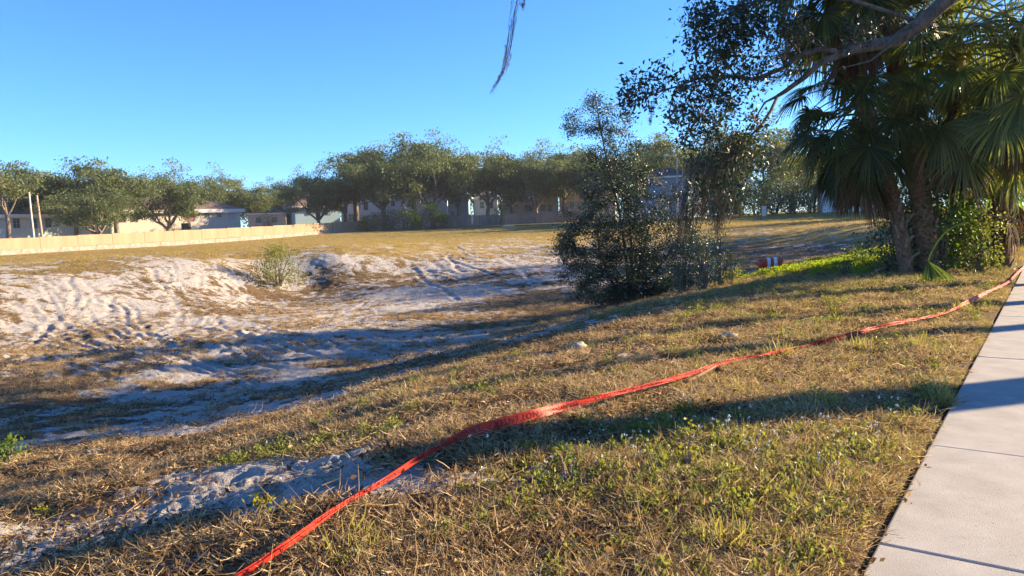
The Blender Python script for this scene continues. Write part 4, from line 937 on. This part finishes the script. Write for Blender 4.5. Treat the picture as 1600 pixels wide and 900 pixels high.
# ------------------------------------------------------------------ poles and lamps
M['pole'] = rough_mat('pale_pole', (.42,.38,.33), (.62,.57,.50), 4, .8, .2); M['pole_wood'] = rough_mat('wood_pole', (.22,.16,.11), (.42,.33,.25), 3, .9, .3, .02, (3,3,.3))
def pole(name, label, px, d, top, r, m, tilt=0, cat='pole'):
    g = P(px, 350, d=d); z0 = gz(g[0], g[1]); h = P(px, top, d=d)[2]-z0
    root = thing(name, label, cat, (g[0], g[1], z0)); T = MB(); rg = rs(int(px))
    q = np.array([[0,0,-.2],[tilt*.3,0,h*.33],[tilt*.7,0,h*.66],[tilt,0,h]]); T.tube(q, np.linspace(r, r*.75, 4), 8, rough=.06, rng=rg); part('post', T, M[m], root, True); return root, h
pole('bare_trunk', 'slim pale bare pole-like trunk, left of the pair behind the orange wall', 51.5, 88, 300, .12, 'pole', -.15, 'tree trunk')
r_, h_ = pole('bare_trunk', 'thicker pale bare trunk, right of the pair behind the orange wall', 65, 90, 305, .17, 'pole_wood', -.3, 'tree trunk')
def lamp(label, px, d, top, arm):
    r, h = pole('street_lamp', label, px, d, top, .10, 'pole', 0, 'street lamp'); A = MB()
    A.tube(bez(np.array([0,0,h-.1]), np.array([arm*.3,0,h+.35]), np.array([arm,0,h+.3]), 6), np.linspace(.06,.04,6), 6); part('arm', A, M['pole'], r, True)
    Hh = MB(); x = arm
    s = np.sign(arm); Hh.tube(np.array([[x-s*.05,0,h+.30],[x+s*.12,0,h+.31],[x+s*.5,0,h+.30],[x+s*.72,0,h+.26]]), [.05,.14,.16,.06], 8); part('lamp_head', Hh, M['white_trim'], r, True)
lamp('leaning grey street lamp among the dark trees above the wall end', 457, 140, 296, -1.0)
lamp('tall white street lamp with a bracket head behind the big bush', 1059, 104, 246, -1.1)
pole('utility_pole', 'brown wooden pole beside the white street lamp', 1068, 106, 262, .16, 'pole_wood', 0)
pole('utility_pole', 'thin grey pole left of the leaning street lamp', 447, 142, 306, .08, 'pole', 0)
# white marker post
g = ground(1194, 335); mb = MB(); hh = P(1194, 323, d=90)[2]
g = P(1194, 334, d=90); z0 = gz(g[0], g[1]); mk = thing('marker_post', 'small white utility marker post at the far edge of the field', 'post', (g[0], g[1], z0))
mb.box((-.2,-.15,-.1),(.2,.15,hh-z0)); mb.box((-.24,-.19,hh-z0-.003),(.24,.19,hh-z0+.08)); part('post', mb, M['white_trim'], mk)
g = P(795, 352, d=122); bm = MB(); bm.box((-1.0,-.2,0),(1.0,.2,.16)); bm.box((-.7,-.12,.163),(.8,.15,.24))
o = part('pale_board', bm, M['white_trim'], None); o.location = (g[0], g[1], gz(g[0], g[1])); tag(o, 'pale flat board lying on the grass before the paling fence', 'board')

# ------------------------------------------------------------------ traffic barrel lying on its side
M['barrel_orange'] = plain('barrel_orange', (.55,.075,.025), .05, .45); M['barrel_white'] = plain('barrel_white', (.75,.74,.72), .05, .5); M['rubber'] = plain('rubber', (.03,.03,.03))
bb = ground(1203, 421); rr = thing('traffic_barrel', 'orange traffic barrel with white bands lying on its side in the grass', 'barrel', bb+[0, 0, .22], math.radians(-8))
prof = [(-.46,.20),(-.455,.235),(-.30,.25),(-.295,.235),(-.14,.24),(-.135,.252),(-.01,.255),(.0,.24),(.12,.245),(.125,.262),(.26,.268),(.265,.25),(.42,.262),(.43,.29),(.47,.30)]
a = np.arange(28)/28*2*np.pi
def ringmesh(pr, mb):
    V = np.concatenate([np.stack([np.full(28, x), r*np.cos(a), r*np.sin(a)], 1) for x, r in pr]); k = np.arange(28)
    mb.add(V, np.concatenate([np.stack([i*28+k, i*28+(k+1) % 28, (i+1)*28+(k+1) % 28, (i+1)*28+k], 1) for i in range(len(pr)-1)]))
mb = MB(); ringmesh(prof, mb); mb.add(np.stack([np.full(28,-.46), .2*np.cos(a), .2*np.sin(a)], 1), [list(range(28))]); part('body', mb, M['barrel_orange'], rr, True)
for x0, x1 in ((-.135,-.01),(.125,.26)):
    mb = MB(); r0 = .258 if x0 < 0 else .272; ringmesh([(x0,r0-.006),(x0,r0),(x1,r0+.003),(x1,r0-.006)], mb); part('white_band', mb, M['barrel_white'], rr, True)
mb = MB(); mb.tube([[-.46,-.1,0],[-.54,-.1,0],[-.54,.1,0],[-.46,.1,0]], .02, 6); part('handle', mb, M['barrel_orange'], rr)

# ------------------------------------------------------------------ danger tape
def tape_mat(nt, out):
    p = N(nt, 'ShaderNodeBsdfPrincipled'); p.inputs['Base Color'].default_value = (.62,.05,.026,1); p.inputs['Roughness'].default_value = .5; p.inputs['Specular IOR Level'].default_value = .2
    t = N(nt, 'ShaderNodeBsdfTranslucent'); t.inputs[0].default_value = (.75,.05,.025,1)
    mx = N(nt, 'ShaderNodeMixShader'); mx.inputs[0].default_value = .3; nt.links.new(p.outputs[0], mx.inputs[1]); nt.links.new(t.outputs[0], mx.inputs[2])
    nt.links.new(bump(nt, noise(nt, 22, 3, .6), .5, .01), p.inputs['Normal']); nt.links.new(mx.outputs[0], out.inputs[0])
M['tape'] = mat('red_tape', tape_mat); M['ink'] = plain('black_ink', (.02,.015,.015), .05, .5)
# px, py, height above ground, visible width (m), tilt of the across direction (0 flat, 1 upright)
TP = [(330,925,.10,.045,.5),(400,884,.11,.04,.6),(470,836,.12,.036,.5),(540,786,.12,.036,.5),(600,752,.12,.040,.6),(660,712,.12,.042,.6),(700,690,.12,.05,.6),(735,673,.12,.078,.8),(765,665,.12,.088,.9),(800,656,.12,.088,.92),
      (840,646,.12,.088,.92),(880,636,.12,.074,.85),(930,623,.12,.05,.7),(990,608,.12,.046,.7),(1050,592,.11,.045,.7),(1100,576,.09,.05,.7),(1150,562,.09,.045,.6),(1200,553,.08,.03,.4),(1235,545,.08,.028,.3),
      (1270,537,.07,.04,.6),(1320,524,.10,.06,.8),(1360,514,.10,.05,.6),(1400,505,.10,.05,.7),(1440,497,.09,.045,.5),(1480,487,.09,.04,.5),(1520,468,.10,.075,.8),(1545,455,.10,.055,.5),(1575,441,.12,.05,.6),(1600,418,.25,.07,.8),(1640,395,.5,.07,.8)]
tp = []
for px, py, h, w, tl in TP:
    r = ray(px, py); z = 0.0+h+.0
    g = ground(px, py)
    # lift the point by h along the sight line
    t = (g[2]+h-CAM_H)/r[2] if px < 1600 else ground(1600, 428)[1]*(1+.05*(px > 1600))
    tp.append(np.array([0, 0, CAM_H])+r*t)
tp = np.array(tp); ss = np.concatenate([[0], np.cumsum(np.linalg.norm(np.diff(tp, axis=0), axis=1))])
def cm(s, arr):       # smooth interpolation along the tape
    k = np.clip(np.searchsorted(ss, s)-1, 0, len(ss)-2); t = (s-ss[k])/(ss[k+1]-ss[k]); k0 = np.maximum(k-1, 0); k3 = np.minimum(k+2, len(ss)-1)
    t = t.reshape(-1, *([1]*(arr.ndim-1))); p0, p1, p2, p3 = arr[k0], arr[k], arr[k+1], arr[k3]
    return .5*(2*p1+(p2-p0)*t+(2*p0-5*p1+4*p2-p3)*t*t+(3*p1-p0-3*p2+p3)*t**3)
tw = np.array([a[3] for a in TP]); tl = np.array([a[4] for a in TP])
def tape_surf(s, v, off=0.0):
    """s metres along, v -0.5..0.5 across"""
    s = np.atleast_1d(np.asarray(s, float)); v = np.atleast_1d(np.asarray(v, float))
    c = cm(s, tp); d = cm(np.minimum(s+.02, ss[-1]), tp)-cm(np.maximum(s-.02, 0), tp); d /= np.linalg.norm(d, axis=1)[:, None]
    flat = np.cross(np.array([0, 0, 1.0]), d); flat /= np.linalg.norm(flat, axis=1)[:, None]
    T = cm(s, tl)[:, None]; T = T+.12*(vnoise(s*5, s*0+3, 5)[:, None]-.5); ac = flat*np.cos(T*1.45)+np.array([0, 0, 1.0])*np.sin(T*1.45)
    W = cm(s, tw)*.86; full = .076; fold = np.clip(1-W/full, 0, 1)
    n = np.cross(d, ac); n /= np.linalg.norm(n, axis=1)[:, None]
    wav = fold*.016*np.sin(v*9+s*6)+.0025*np.sin(s*17+v*3)+.004*fold*np.sin(s*41+v*14)
    sag = .004*np.sin(s*2.1)
    return c+ac*(v*W)[:, None]+n*(wav+off)[:, None]+np.array([0, 0, 1.0])*sag[:, None]
SS = np.arange(0, ss[-1], .018); VV = np.linspace(-.5, .5, 9); gs, gv = np.meshgrid(SS, VV, indexing='ij')
V = tape_surf(gs.ravel(), gv.ravel()); n1, n2 = gs.shape; i = np.arange(n1-1)[:, None]; j = np.arange(n2-1)[None]; a0 = i*n2+j
mb = MB(); mb.add(V, np.stack([a0, a0+n2, a0+n2+1, a0+1], 2).reshape(-1, 4))
troot = thing('danger_tape', 'long red DANGER DO NOT ENTER tape lying loosely across the grass', 'tape', (0, 0, 0))
tpo = part('ribbon', mb, M['tape'], troot, True)
cu = bpy.data.curves.new('lettering', 'FONT'); cu.body = 'DANGER DO NOT ENTER'; cu.size = 1; cu.resolution_u = 2; cu.space_character = 1.12
tmpo = bpy.data.objects.new('lettering', cu); C.collection.objects.link(tmpo); dg = bpy.context.evaluated_depsgraph_get()
tm = bpy.data.meshes.new_from_object(tmpo.evaluated_get(dg)); bpy.data.objects.remove(tmpo); bpy.data.curves.remove(cu)
import bmesh
bm_ = bmesh.new(); bm_.from_mesh(tm); bmesh.ops.triangulate(bm_, faces=bm_.faces)
bmesh.ops.subdivide_edges(bm_, edges=[e for e in bm_.edges if e.calc_length() > .25], cuts=3)
bmesh.ops.triangulate(bm_, faces=bm_.faces); bm_.to_mesh(tm); bm_.free()
tv = np.array([v.co[:] for v in tm.vertices]); tf = np.array([p.vertices[:] for p in tm.polygons]); wid = tv[:, 0].max(); hgt = .70
tlen = .86; s_mid = ss[8]+.20                     # one run of words ends just before the widest stretch
def s_of(px): return np.interp(px, [a[0] for a in TP], ss)
s_end = s_of(772); per = tlen+.14
mb = MB()
for k in range(-4, 9):
    s0 = s_end+k*per                            # text runs from right to left, upside down
    S = s0+tlen-(tv[:, 0]/wid)*tlen; vv = .30-(tv[:, 1]/hgt)*.60
    if S.min() < .05 or S.max() > ss[-1]-.1: continue
    for off in (.0022, -.0022):
        mb.add(tape_surf(S, vv, off), tf if off > 0 else tf[:, ::-1])
part('lettering', mb, M['ink'], troot)

# ------------------------------------------------------------------ stones, litter, sticks
def stone(px, py, r, seed, label, m='rock'):
    rg = rs(seed); g = ground(px, py); n1, n2 = 7, 10; mb = MB(); V = []
    for i in range(n1):
        p = math.pi*i/(n1-1)
        for j in range(n2):
            q = 2*math.pi*j/n2; rr = r*(1+.35*(rg.rand()-.5)); V.append([rr*1.25*math.sin(p)*math.cos(q), rr*.9*math.sin(p)*math.sin(q), rr*.55*math.cos(p)])
    i = np.arange(n1-1)[:, None]; j = np.arange(n2)[None]; mb.add(V, np.stack([i*n2+j, (i+1)*n2+j, (i+1)*n2+(j+1) % n2, i*n2+(j+1) % n2], 2).reshape(-1, 4))
    o = part('stone', mb, M[m], None, True); o.location = g+[0, 0, r*.3]; o.rotation_euler = (0, 0, rg.rand()*6); tag(o, label, 'stone')
for px, py, r, l in [(1012,832,.045,'larger left one of the pale stones near the bottom centre right'),(1036,828,.035,'smaller pale stone right of the larger one near the bottom'),(1002,840,.022,'tiny pale pebble left of the two stones'),
    (1084,608,.03,'whitish crumpled lump just below the tape'),(722,612,.05,'pale stone at the left of the sandy patch above the tape'),(748,614,.04,'pale stone at the middle of the sandy patch above the tape'),(1218,650,.025,'small white lump in the long shadow'),
    (1140,530,.10,'flat pale grey stone half hidden in grass above the tape'),(905,545,.10,'pale lump in the shade below the big bush'),(857,804,.02,'small pale pebble in straw at the bottom centre'),(948,838,.02,'little pale pebble left of the pair of stones'),
    (1455,762,.02,'tiny white pebble beside the sidewalk edge')]: stone(px, py, r, int(px), l)
def stick(pts, r, label, m='twig'):
    mb = MB(); rg = rs(int(pts[0][0])); q = np.array([ground(x, y)+[0, 0, h] for x, y, h in pts]); o_ = q[0].copy()
    mb.tube(bez(q[0]-o_, q[1]-o_, q[2]-o_, 7)+rg.normal(size=(7, 3))*r*.6, np.linspace(r, r*.4, 7), 6); o = part('stick', mb, M[m], None, True); o.location = o_; tag(o, label, 'stick')
for pts, r, l in [([(985,662,.02),(1000,655,.06),(1042,645,.03)],.006,'thin stick lying across the shadow edge below the tape'),([(760,600,.03),(775,608,.05),(792,618,.01)],.012,'pale curved stick on the sandy patch above the tape'),
    ([(720,612,.02),(690,628,.06),(665,650,.02)],.009,'pale bent twig left of the sandy patch'),([(1180,548,.02),(1192,535,.12),(1205,552,.02)],.005,'small arched pale stem over the low part of the tape'),
    ([(960,790,.03),(1000,772,.05),(1060,775,.02)],.006,'brown stick in straw right of the bottom centre'),([(600,705,.02),(640,690,.05),(660,700,.02)],.008,'grey stick in the shade left of the tape'),
    ([(1070,600,.02),(1110,585,.08),(1150,575,.03)],.01,'pale dry leaf stalk beside the tape'),([(560,640,.05),(545,655,.03),(500,680,.02)],.015,'pale weathered branch on the near bank'),
    ([(1375,430,.05),(1410,415,.22),(1450,408,.1)],.04,'dark fallen branch left of the leaning palm')]: stick(pts, r, l)
fallen('dry grey palm leaf lying flat in the grass below the tape', [ground(1075,606)+[0,0,.06], ground(1100,600)+[0,0,.10], ground(1118,590)+[0,0,.10]], .38, 8, m='frond_dead')
# x, y, height, crown radius, fork height, trunk radius, seed, label
SHADE = [
 (17.5, 15.1, 14.5, 1.8, 10.6, .20, 201, 'slender street oak outside the view, middle one of three slender ones'),
 (18.5, 13.4, 15, 1.6, 11.2, .19, 206, 'thin straight street oak outside the view, nearest of three slender ones'),
 (17.2, 17.4, 15, 1.7, 11.0, .19, 210, 'slender street oak outside the view, farthest of three slender ones'),
 (27.0, 31.0, 9.5, 2.6, 3.6, .26, 205, 'small oak outside the view, shading a strip of the hollow floor'),
 (33.0, 38.5, 12.5, 4.0, 3.0, .3, 208, 'oak outside the view, shading the middle of the far slope'),
 (36.0, 46.0, 14.5, 5.5, 3.2, .38, 203, 'wide oak outside the view at the right, shading the far slope'),
 (47.0, 53.0, 13.5, 5.5, 3.0, .34, 209, 'broad oak outside the view, shading the slope right of the bush'),
 (41.0, 58.0, 14.5, 5.5, 3.2, .38, 207, 'second wide oak outside the view, shading the slope top'),
 (49.0, 70.0, 12, 6.0, 3.0, .38, 204, 'farthest oak outside the view, shading the field edge'),
]
# ------------------------------------------------------------------ trees outside the frame on the right, whose shadows fall into it
def shade_tree(x, y, h, w, fork, tr, seed, label, per=60, leaf=.22, nl=6, sub=6):
    make_tree('street_oak', label, 'tree', (x, y, gz(x, y)-.05), seed, [M['bark'], M['oak_far'], M['moss']], group='oaks beyond the right edge of the view', h=h, w=w, fork=fork, tr=tr, nl=nl, leaf=leaf, cl_r=.55, per=per, sub=sub, twig=3, moss=6, tube_seg=5)
SHT = []
for a in SHADE: shade_tree(*a)

# ------------------------------------------------------------------ ground vegetation (uncountable)
lib = []
def clump(name, mb, mats): return bpy.data.objects.new(name, mb.mesh(name, mats))
def blades(mb, rng, n, R, L, w, lie, tone, mi=0, seg=2, base_r=None, tv_=.16):
    for i in range(n):
        a = rng.rand()*6.283; rr = math.sqrt(rng.rand())*R; o = np.array([math.cos(a)*rr, math.sin(a)*rr, 0]); b = rng.rand()*6.283
        el = np.clip(lie+rng.normal()*.3, -.1, 1.5); h = np.array([math.cos(b), math.sin(b), 0]); ln = L*rng.uniform(.4, 1.25)
        o[2] = rng.rand()*.035 if lie < .5 else 0
        k = np.linspace(0, 1, seg+1)[:, None]; bend = rng.uniform(.1, .9)
        c = o+h*ln*k*math.cos(el)+np.array([0, 0, 1.0])*(ln*(k-bend*.5*k*k)*math.sin(el)); c = c+np.cumsum(rng.normal(size=(seg+1, 3)), 0)*ln*.05; c[:, 2] = np.maximum(c[:, 2], .004 if lie < .5 else -.02)
        lt = np.cross(h, rng.normal(size=3)+[0, 0, 1.2]); lt /= np.linalg.norm(lt); ww = w*rng.uniform(.6, 1.4)*np.linspace(1, .25, seg+1)[:, None]
        V = np.concatenate([c+lt*ww, c-lt*ww]); j = np.arange(seg); mb.add(V, np.stack([j, j+1, seg+j+2, seg+j+1], 1), np.clip(tone+rng.normal()*tv_, 0, 1), mi)
def set_of(name, n, fn, mats):
    col = bpy.data.collections.new(name)
    for i in range(n):
        mb = MB(); fn(mb, rs(900+i*13+len(name))); col.objects.link(clump(name, mb, mats))
    return col
M['vivid'] = leaf_mat('vivid_ground_cover', [(0,(.14,.2,.02)),(.5,(.32,.42,.03)),(1,(.55,.6,.08))], .45)
mats_g = [M['straw'], M['grass'], M['weed'], M['petal'], M['gold']]
def f_mat(mb, r): blades(mb, r, 60, .16, .085, .0026, .22, .5, 0, 3, tv_=.27); blades(mb, r, 16, .16, .07, .003, .8, .6, 0); mb.leaves(np.stack([r.normal(size=9)*.1, r.normal(size=9)*.1, r.rand(9)*.02+.004], 1), .03, r, .6, np.clip(r.rand(9)*.7, 0, 1), 0)
def f_tuft(mb, r): blades(mb, r, 46, .07, .125, .0024, 1.0, .6, 0, 3); blades(mb, r, 16, .14, .12, .0028, .3, .45, 0)
def f_mix(mb, r): blades(mb, r, 24, .13, .12, .0030, .8, .55, 1, 3); blades(mb, r, 30, .15, .12, .0026, .3, .55, 0, tv_=.22)
def f_green(mb, r): blades(mb, r, 30, .06, .15, .0036, 1.15, .65, 1, 3); blades(mb, r, 12, .1, .12, .003, .4, .55, 0)
def f_weed(mb, r):
    for i in range(9):
        a = r.rand()*6.28; rr = r.rand()*.12; o = np.array([math.cos(a)*rr, math.sin(a)*rr, 0]); t = o+[r.normal()*.03, r.normal()*.03, r.uniform(.05, .13)]
        mb.tube(np.array([o, t]), [.0025, .0012], 3, .4, 2, cap=False)
        n = 9; k = r.rand(n, 1); mb.leaves(o+(t-o)*k+r.normal(size=(n, 3))*.012, .03, r, .55, np.clip(.5+r.normal(size=n)*.2, 0, 1), 2, up=.3)
    blades(mb, r, 18, .15, .1, .0026, .3, .5, 0)
def f_cover(mb, r):
    for i in range(2): f_weed(mb, r)
def f_flower(mb, r):
    f_weed(mb, r)
    for i in range(2):
        o = np.array([r.normal()*.07, r.normal()*.07, 0]); t = o+[r.normal()*.02, r.normal()*.02, r.uniform(.12, .18)]; mb.tube(np.array([o, t]), [.0015, .001], 3, .4, 2, cap=False)
        mb.leaves(t+r.normal(size=(7, 3))*.005, .014, r, .8, .9, 3)
def f_twig(mb, r):
    for i in range(7):
        o = np.array([r.normal()*.12, r.normal()*.12, r.rand()*.03+.01]); d = np.array([r.normal(), r.normal(), r.normal()*.18]); d /= np.linalg.norm(d); L = r.uniform(.08, .3)
        mb.tube(np.array([o, o+d*L*.5+r.normal(size=3)*.01, o+d*L+[0, 0, .01]]), [.0026, .0022, .001], 3, r.rand()*.7, 0, cap=False)
    blades(mb, r, 26, .16, .1, .0030, .15, .4, 0, tv_=.25)
    mb.leaves(np.stack([r.normal(size=20)*.11, r.normal(size=20)*.11, r.rand(20)*.03+.006], 1), .042, r, .5, np.clip(r.rand(20)*.5, 0, 1), 0)
def f_gold(mb, r): blades(mb, r, 26, .30, .16, .008, .95, .5, 4, 2, tv_=.2); blades(mb, r, 14, .32, .15, .008, .35, .5, 4)
def f_gold2(mb, r): blades(mb, r, 20, .30, .17, .008, 1.0, .5, 1, 2, tv_=.2); blades(mb, r, 14, .3, .15, .008, .5, .5, 4)
COL = {k: set_of(n, c, f, mats_g if k != 'cover' else [M['straw'], M['grass'], M['vivid']]) for k, n, c, f in [('mat', 'straw_mat', 6, f_mat), ('tuft', 'dry_tuft', 5, f_tuft), ('mix', 'mixed_grass', 5, f_mix), ('green', 'green_tuft', 4, f_green),
      ('weed', 'leafy_weed', 4, f_weed), ('flower', 'flowering_weed', 3, f_flower), ('twig', 'twig_litter', 5, f_twig), ('cover', 'cover_weed', 4, f_cover), ('gold', 'golden_clump', 4, f_gold), ('gold2', 'olive_clump', 3, f_gold2)]}
def scatter(name, label, key, pts, scl, rng, tilt=.12):
    n = len(pts); me = bpy.data.meshes.new(name); me.vertices.add(n); me.vertices.foreach_set('co', pts.ravel())
    for nm, ty, dat in (('rot', 'FLOAT_VECTOR', np.stack([rng.normal(size=n)*tilt, rng.normal(size=n)*tilt, rng.rand(n)*6.283], 1)), ('scl', 'FLOAT', scl), ('pick', 'INT', rng.randint(0, 60, n))):
        a = me.attributes.new(nm, ty, 'POINT'); a.data.foreach_set('vector' if ty == 'FLOAT_VECTOR' else 'value', dat.ravel())
    o = link(bpy.data.objects.new(name, me)); tag(o, label, 'grass', kind='stuff')
    ng = bpy.data.node_groups.new(name, 'GeometryNodeTree'); ng.interface.new_socket('Geometry', in_out='INPUT', socket_type='NodeSocketGeometry'); ng.interface.new_socket('Geometry', in_out='OUTPUT', socket_type='NodeSocketGeometry')
    gi = ng.nodes.new('NodeGroupInput'); go = ng.nodes.new('NodeGroupOutput'); ip = ng.nodes.new('GeometryNodeInstanceOnPoints'); ci = ng.nodes.new('GeometryNodeCollectionInfo')
    ci.inputs['Collection'].default_value = COL[key]; ci.inputs['Separate Children'].default_value = True; ci.inputs['Reset Children'].default_value = True
    def na(nm, ty): q = ng.nodes.new('GeometryNodeInputNamedAttribute'); q.data_type = ty; q.inputs['Name'].default_value = nm; return q.outputs[0]
    ng.links.new(gi.outputs[0], ip.inputs['Points']); ng.links.new(ci.outputs[0], ip.inputs['Instance']); ip.inputs['Pick Instance'].default_value = True
    ng.links.new(na('pick', 'INT'), ip.inputs['Instance Index']); ng.links.new(na('rot', 'FLOAT_VECTOR'), ip.inputs['Rotation']); ng.links.new(na('scl', 'FLOAT'), ip.inputs['Scale'])
    ng.links.new(ip.outputs[0], go.inputs[0]); md = o.modifiers.new('scatter', 'NODES'); md.node_group = ng
    return n
rng = rs(77)
def sample(n, r0, r1, power):      # density falls with distance; wedge a little wider than the view
    th = rng.uniform(-math.radians(41), math.radians(41), n); u = rng.rand(n)
    if power == 1: r = r0*(r1/r0)**u            # ~1/r2 per area
    else: p = 2-power*1.0; r = (r0**p+(r1**p-r0**p)*u)**(1/p)
    x = r*np.sin(th); y = r*np.cos(th)
    k = (side(x, y) < -.17) | (side(x, y) > 1.9) ; return x[k], y[k]
def place(n, r0, r1, power, prob):
    x, y = sample(n, r0, r1, power); z = height(x, y); s, g = cover(x, y)
    pn = fbm(x*1.7, y*1.7, 91, 3); p = prob(x, y, z, s, g, pn); k = rng.rand(len(x)) < p
    return np.stack([x[k], y[k], z[k]-.005], 1)
cs = lambda s: np.clip(1.15-1.75*s, .03, 1)
pts = place(24000, 2.4, 30, 1.0, lambda x,y,z,s,g,pn: cs(s)*np.clip(1.1-g*.8, .15, 1)*np.clip((pn-.33)*6, .10, 1))
scatter('dry_straw', 'matted dry straw covering the near bank', 'mat', pts, rng.uniform(.7, 1.35, len(pts)), rng)
pts = place(9500, 2.4, 34, 1.0, lambda x,y,z,s,g,pn: cs(s)*np.clip((pn-.45)*5, .03, 1)*.8)
scatter('dry_tufts', 'brown tufts of dry grass on the bank and hollow floor', 'tuft', pts, rng.uniform(.6, 1.35, len(pts)), rng)
pts = place(26000, 17, 50, 1.2, lambda x,y,z,s,g,pn: np.clip(1-abs(s-.35)*1.6, .03, 1)*(z < -.12)*.8)
scatter('hollow_grass', 'thin dry brown grass flecking the sand of the hollow and its far bank', 'tuft', pts, rng.uniform(.5, 1.15, len(pts)), rng)
pts = place(26000, 2.4, 26, 1.0, lambda x,y,z,s,g,pn: np.clip(g*1.7+(pn-.5)*1.6*np.minimum(1, g*4+.1), 0, 1)*(s < .3)*(z > -.5))
scatter('mixed_grass', 'olive and straw coloured short grass beside the sidewalk', 'mix', pts, rng.uniform(.6, 1.2, len(pts)), rng)
pts = place(6500, 2.6, 26, 1.0, lambda x,y,z,s,g,pn: np.clip(g*1.1+(pn-.62)*3, 0, 1)*.6*(z > -.5))
scatter('green_tufts', 'fresh green grass tufts in the verge', 'green', pts, rng.uniform(.45, 1.0, len(pts)), rng)
pts = place(7000, 2.6, 24, 1.0, lambda x,y,z,s,g,pn: np.clip(g*1.5-.15+(vnoise(x*.9, y*.9, 17)-.5)*1.6, 0, 1)*(z > -.5))
scatter('leafy_weeds', 'low leafy weeds mixed into the verge grass', 'weed', pts, rng.uniform(.5, 1.15, len(pts)), rng)
fc = ground(1130, 690)
pts = place(5000, 3, 9, 1.0, lambda x,y,z,s,g,pn: np.exp(-(((x-fc[0])/1.0)**2+((y-fc[1])/.6)**2))*.35)
scatter('flowering_weeds', 'white flowered weeds along the lower edge of the long shadow', 'flower', pts, rng.uniform(.5, .9, len(pts)), rng)
pts = place(17000, 2.4, 26, 1.0, lambda x,y,z,s,g,pn: np.clip(1.1-abs(s-.3)*2, .05, 1)*np.clip((fbm(x*.8, y*.8, 5)-.4)*5, 0.05, 1)*.7*(side(x, y) < -.32))
scatter('twig_litter', 'twigs and dead leaves strewn over the bank', 'twig', pts, rng.uniform(.6, 1.3, len(pts)), rng)
pts = place(52000, 24, 120, 1.4, lambda x,y,z,s,g,pn: np.clip(1-1.7*s, 0, 1)*np.clip((pn-.3)*4, .2, 1)*(z > -.45)*(.9-.6*g))
scatter('golden_grass', 'golden dry grass of the far field', 'gold', pts, rng.uniform(.55, 1.1, len(pts)), rng)
pts = place(22000, 24, 120, 1.4, lambda x,y,z,s,g,pn: np.clip(g*1.6+(pn-.55)*1.5, 0, 1)*(z > -.45)*(s < .4))
scatter('olive_grass', 'yellow green grass patches of the far field', 'gold2', pts, rng.uniform(.5, 1.0, len(pts)), rng)
# vivid ground cover left of the palms
gcs = [ground(1250,425), ground(1330,412), ground(1385,405), ground(1300,418)]
P_ = []
for c in gcs:
    n = 520; x = c[0]+rng.normal(size=n)*.6; y = c[1]+rng.normal(size=n)*1.3; k = fbm(x*1.5, y*1.5, 44) > .46; x = x[k]; y = y[k]; P_.append(np.stack([x, y, height(x, y)], 1))
pts = np.concatenate(P_)
scatter('ground_cover', 'vivid yellow green ground cover between the barrel and the palms', 'cover', pts, rng.uniform(.9, 2.0, len(pts)), rng)
# fuller grass fringe along the pavement edge
t = rng.uniform(-1, 16, 900); o_ = -.08-rng.rand(900)**2*.22; xy = E0+ED*t[:, None]+EN*o_[:, None]; pts = np.stack([xy[:, 0], xy[:, 1], height(xy[:, 0], xy[:, 1])], 1)
k = vnoise(t*1.3, t*0, 4) > .45; scatter('edge_grass', 'grass fringe overhanging the sidewalk edge', 'mix', pts[k], rng.uniform(.4, .75, k.sum()), rng)
for px, py in [(1462,622),(1478,634),(1290,640),(1505,468+20),(1430,545),(1345,552),(1225,560),(560,880),(1130,860),(1170,700)]:
    c = ground(px, py); n = 7; x = c[0]+rng.normal(size=n)*.06; y = c[1]+rng.normal(size=n)*.06
    if not len(P_): break
    lib.append(np.stack([x, y, height(x, y)], 1))
pts = np.concatenate(lib); scatter('bright_tufts', 'taller bright green grass tufts standing out in the verge', 'green', pts, rng.uniform(.9, 1.5, len(pts)), rng, .25)

# ------------------------------------------------------------------ thin evening air
hz = MB(); hz.box((-330, -60, -3.2), (330, 320, 22)); hm = bpy.data.materials.new('haze'); hm.use_nodes = True; t_ = hm.node_tree; t_.nodes.clear()
ho = t_.nodes.new('ShaderNodeOutputMaterial'); hv = t_.nodes.new('ShaderNodeVolumePrincipled'); hv.inputs['Density'].default_value = .0002; hv.inputs['Color'].default_value = (.86, .92, 1, 1); hv.inputs['Anisotropy'].default_value = 0
t_.links.new(hv.outputs[0], ho.inputs['Volume']); o = part('haze', hz, hm, None); tag(o, 'thin haze in the air over the lot and the houses', 'haze', kind='stuff')
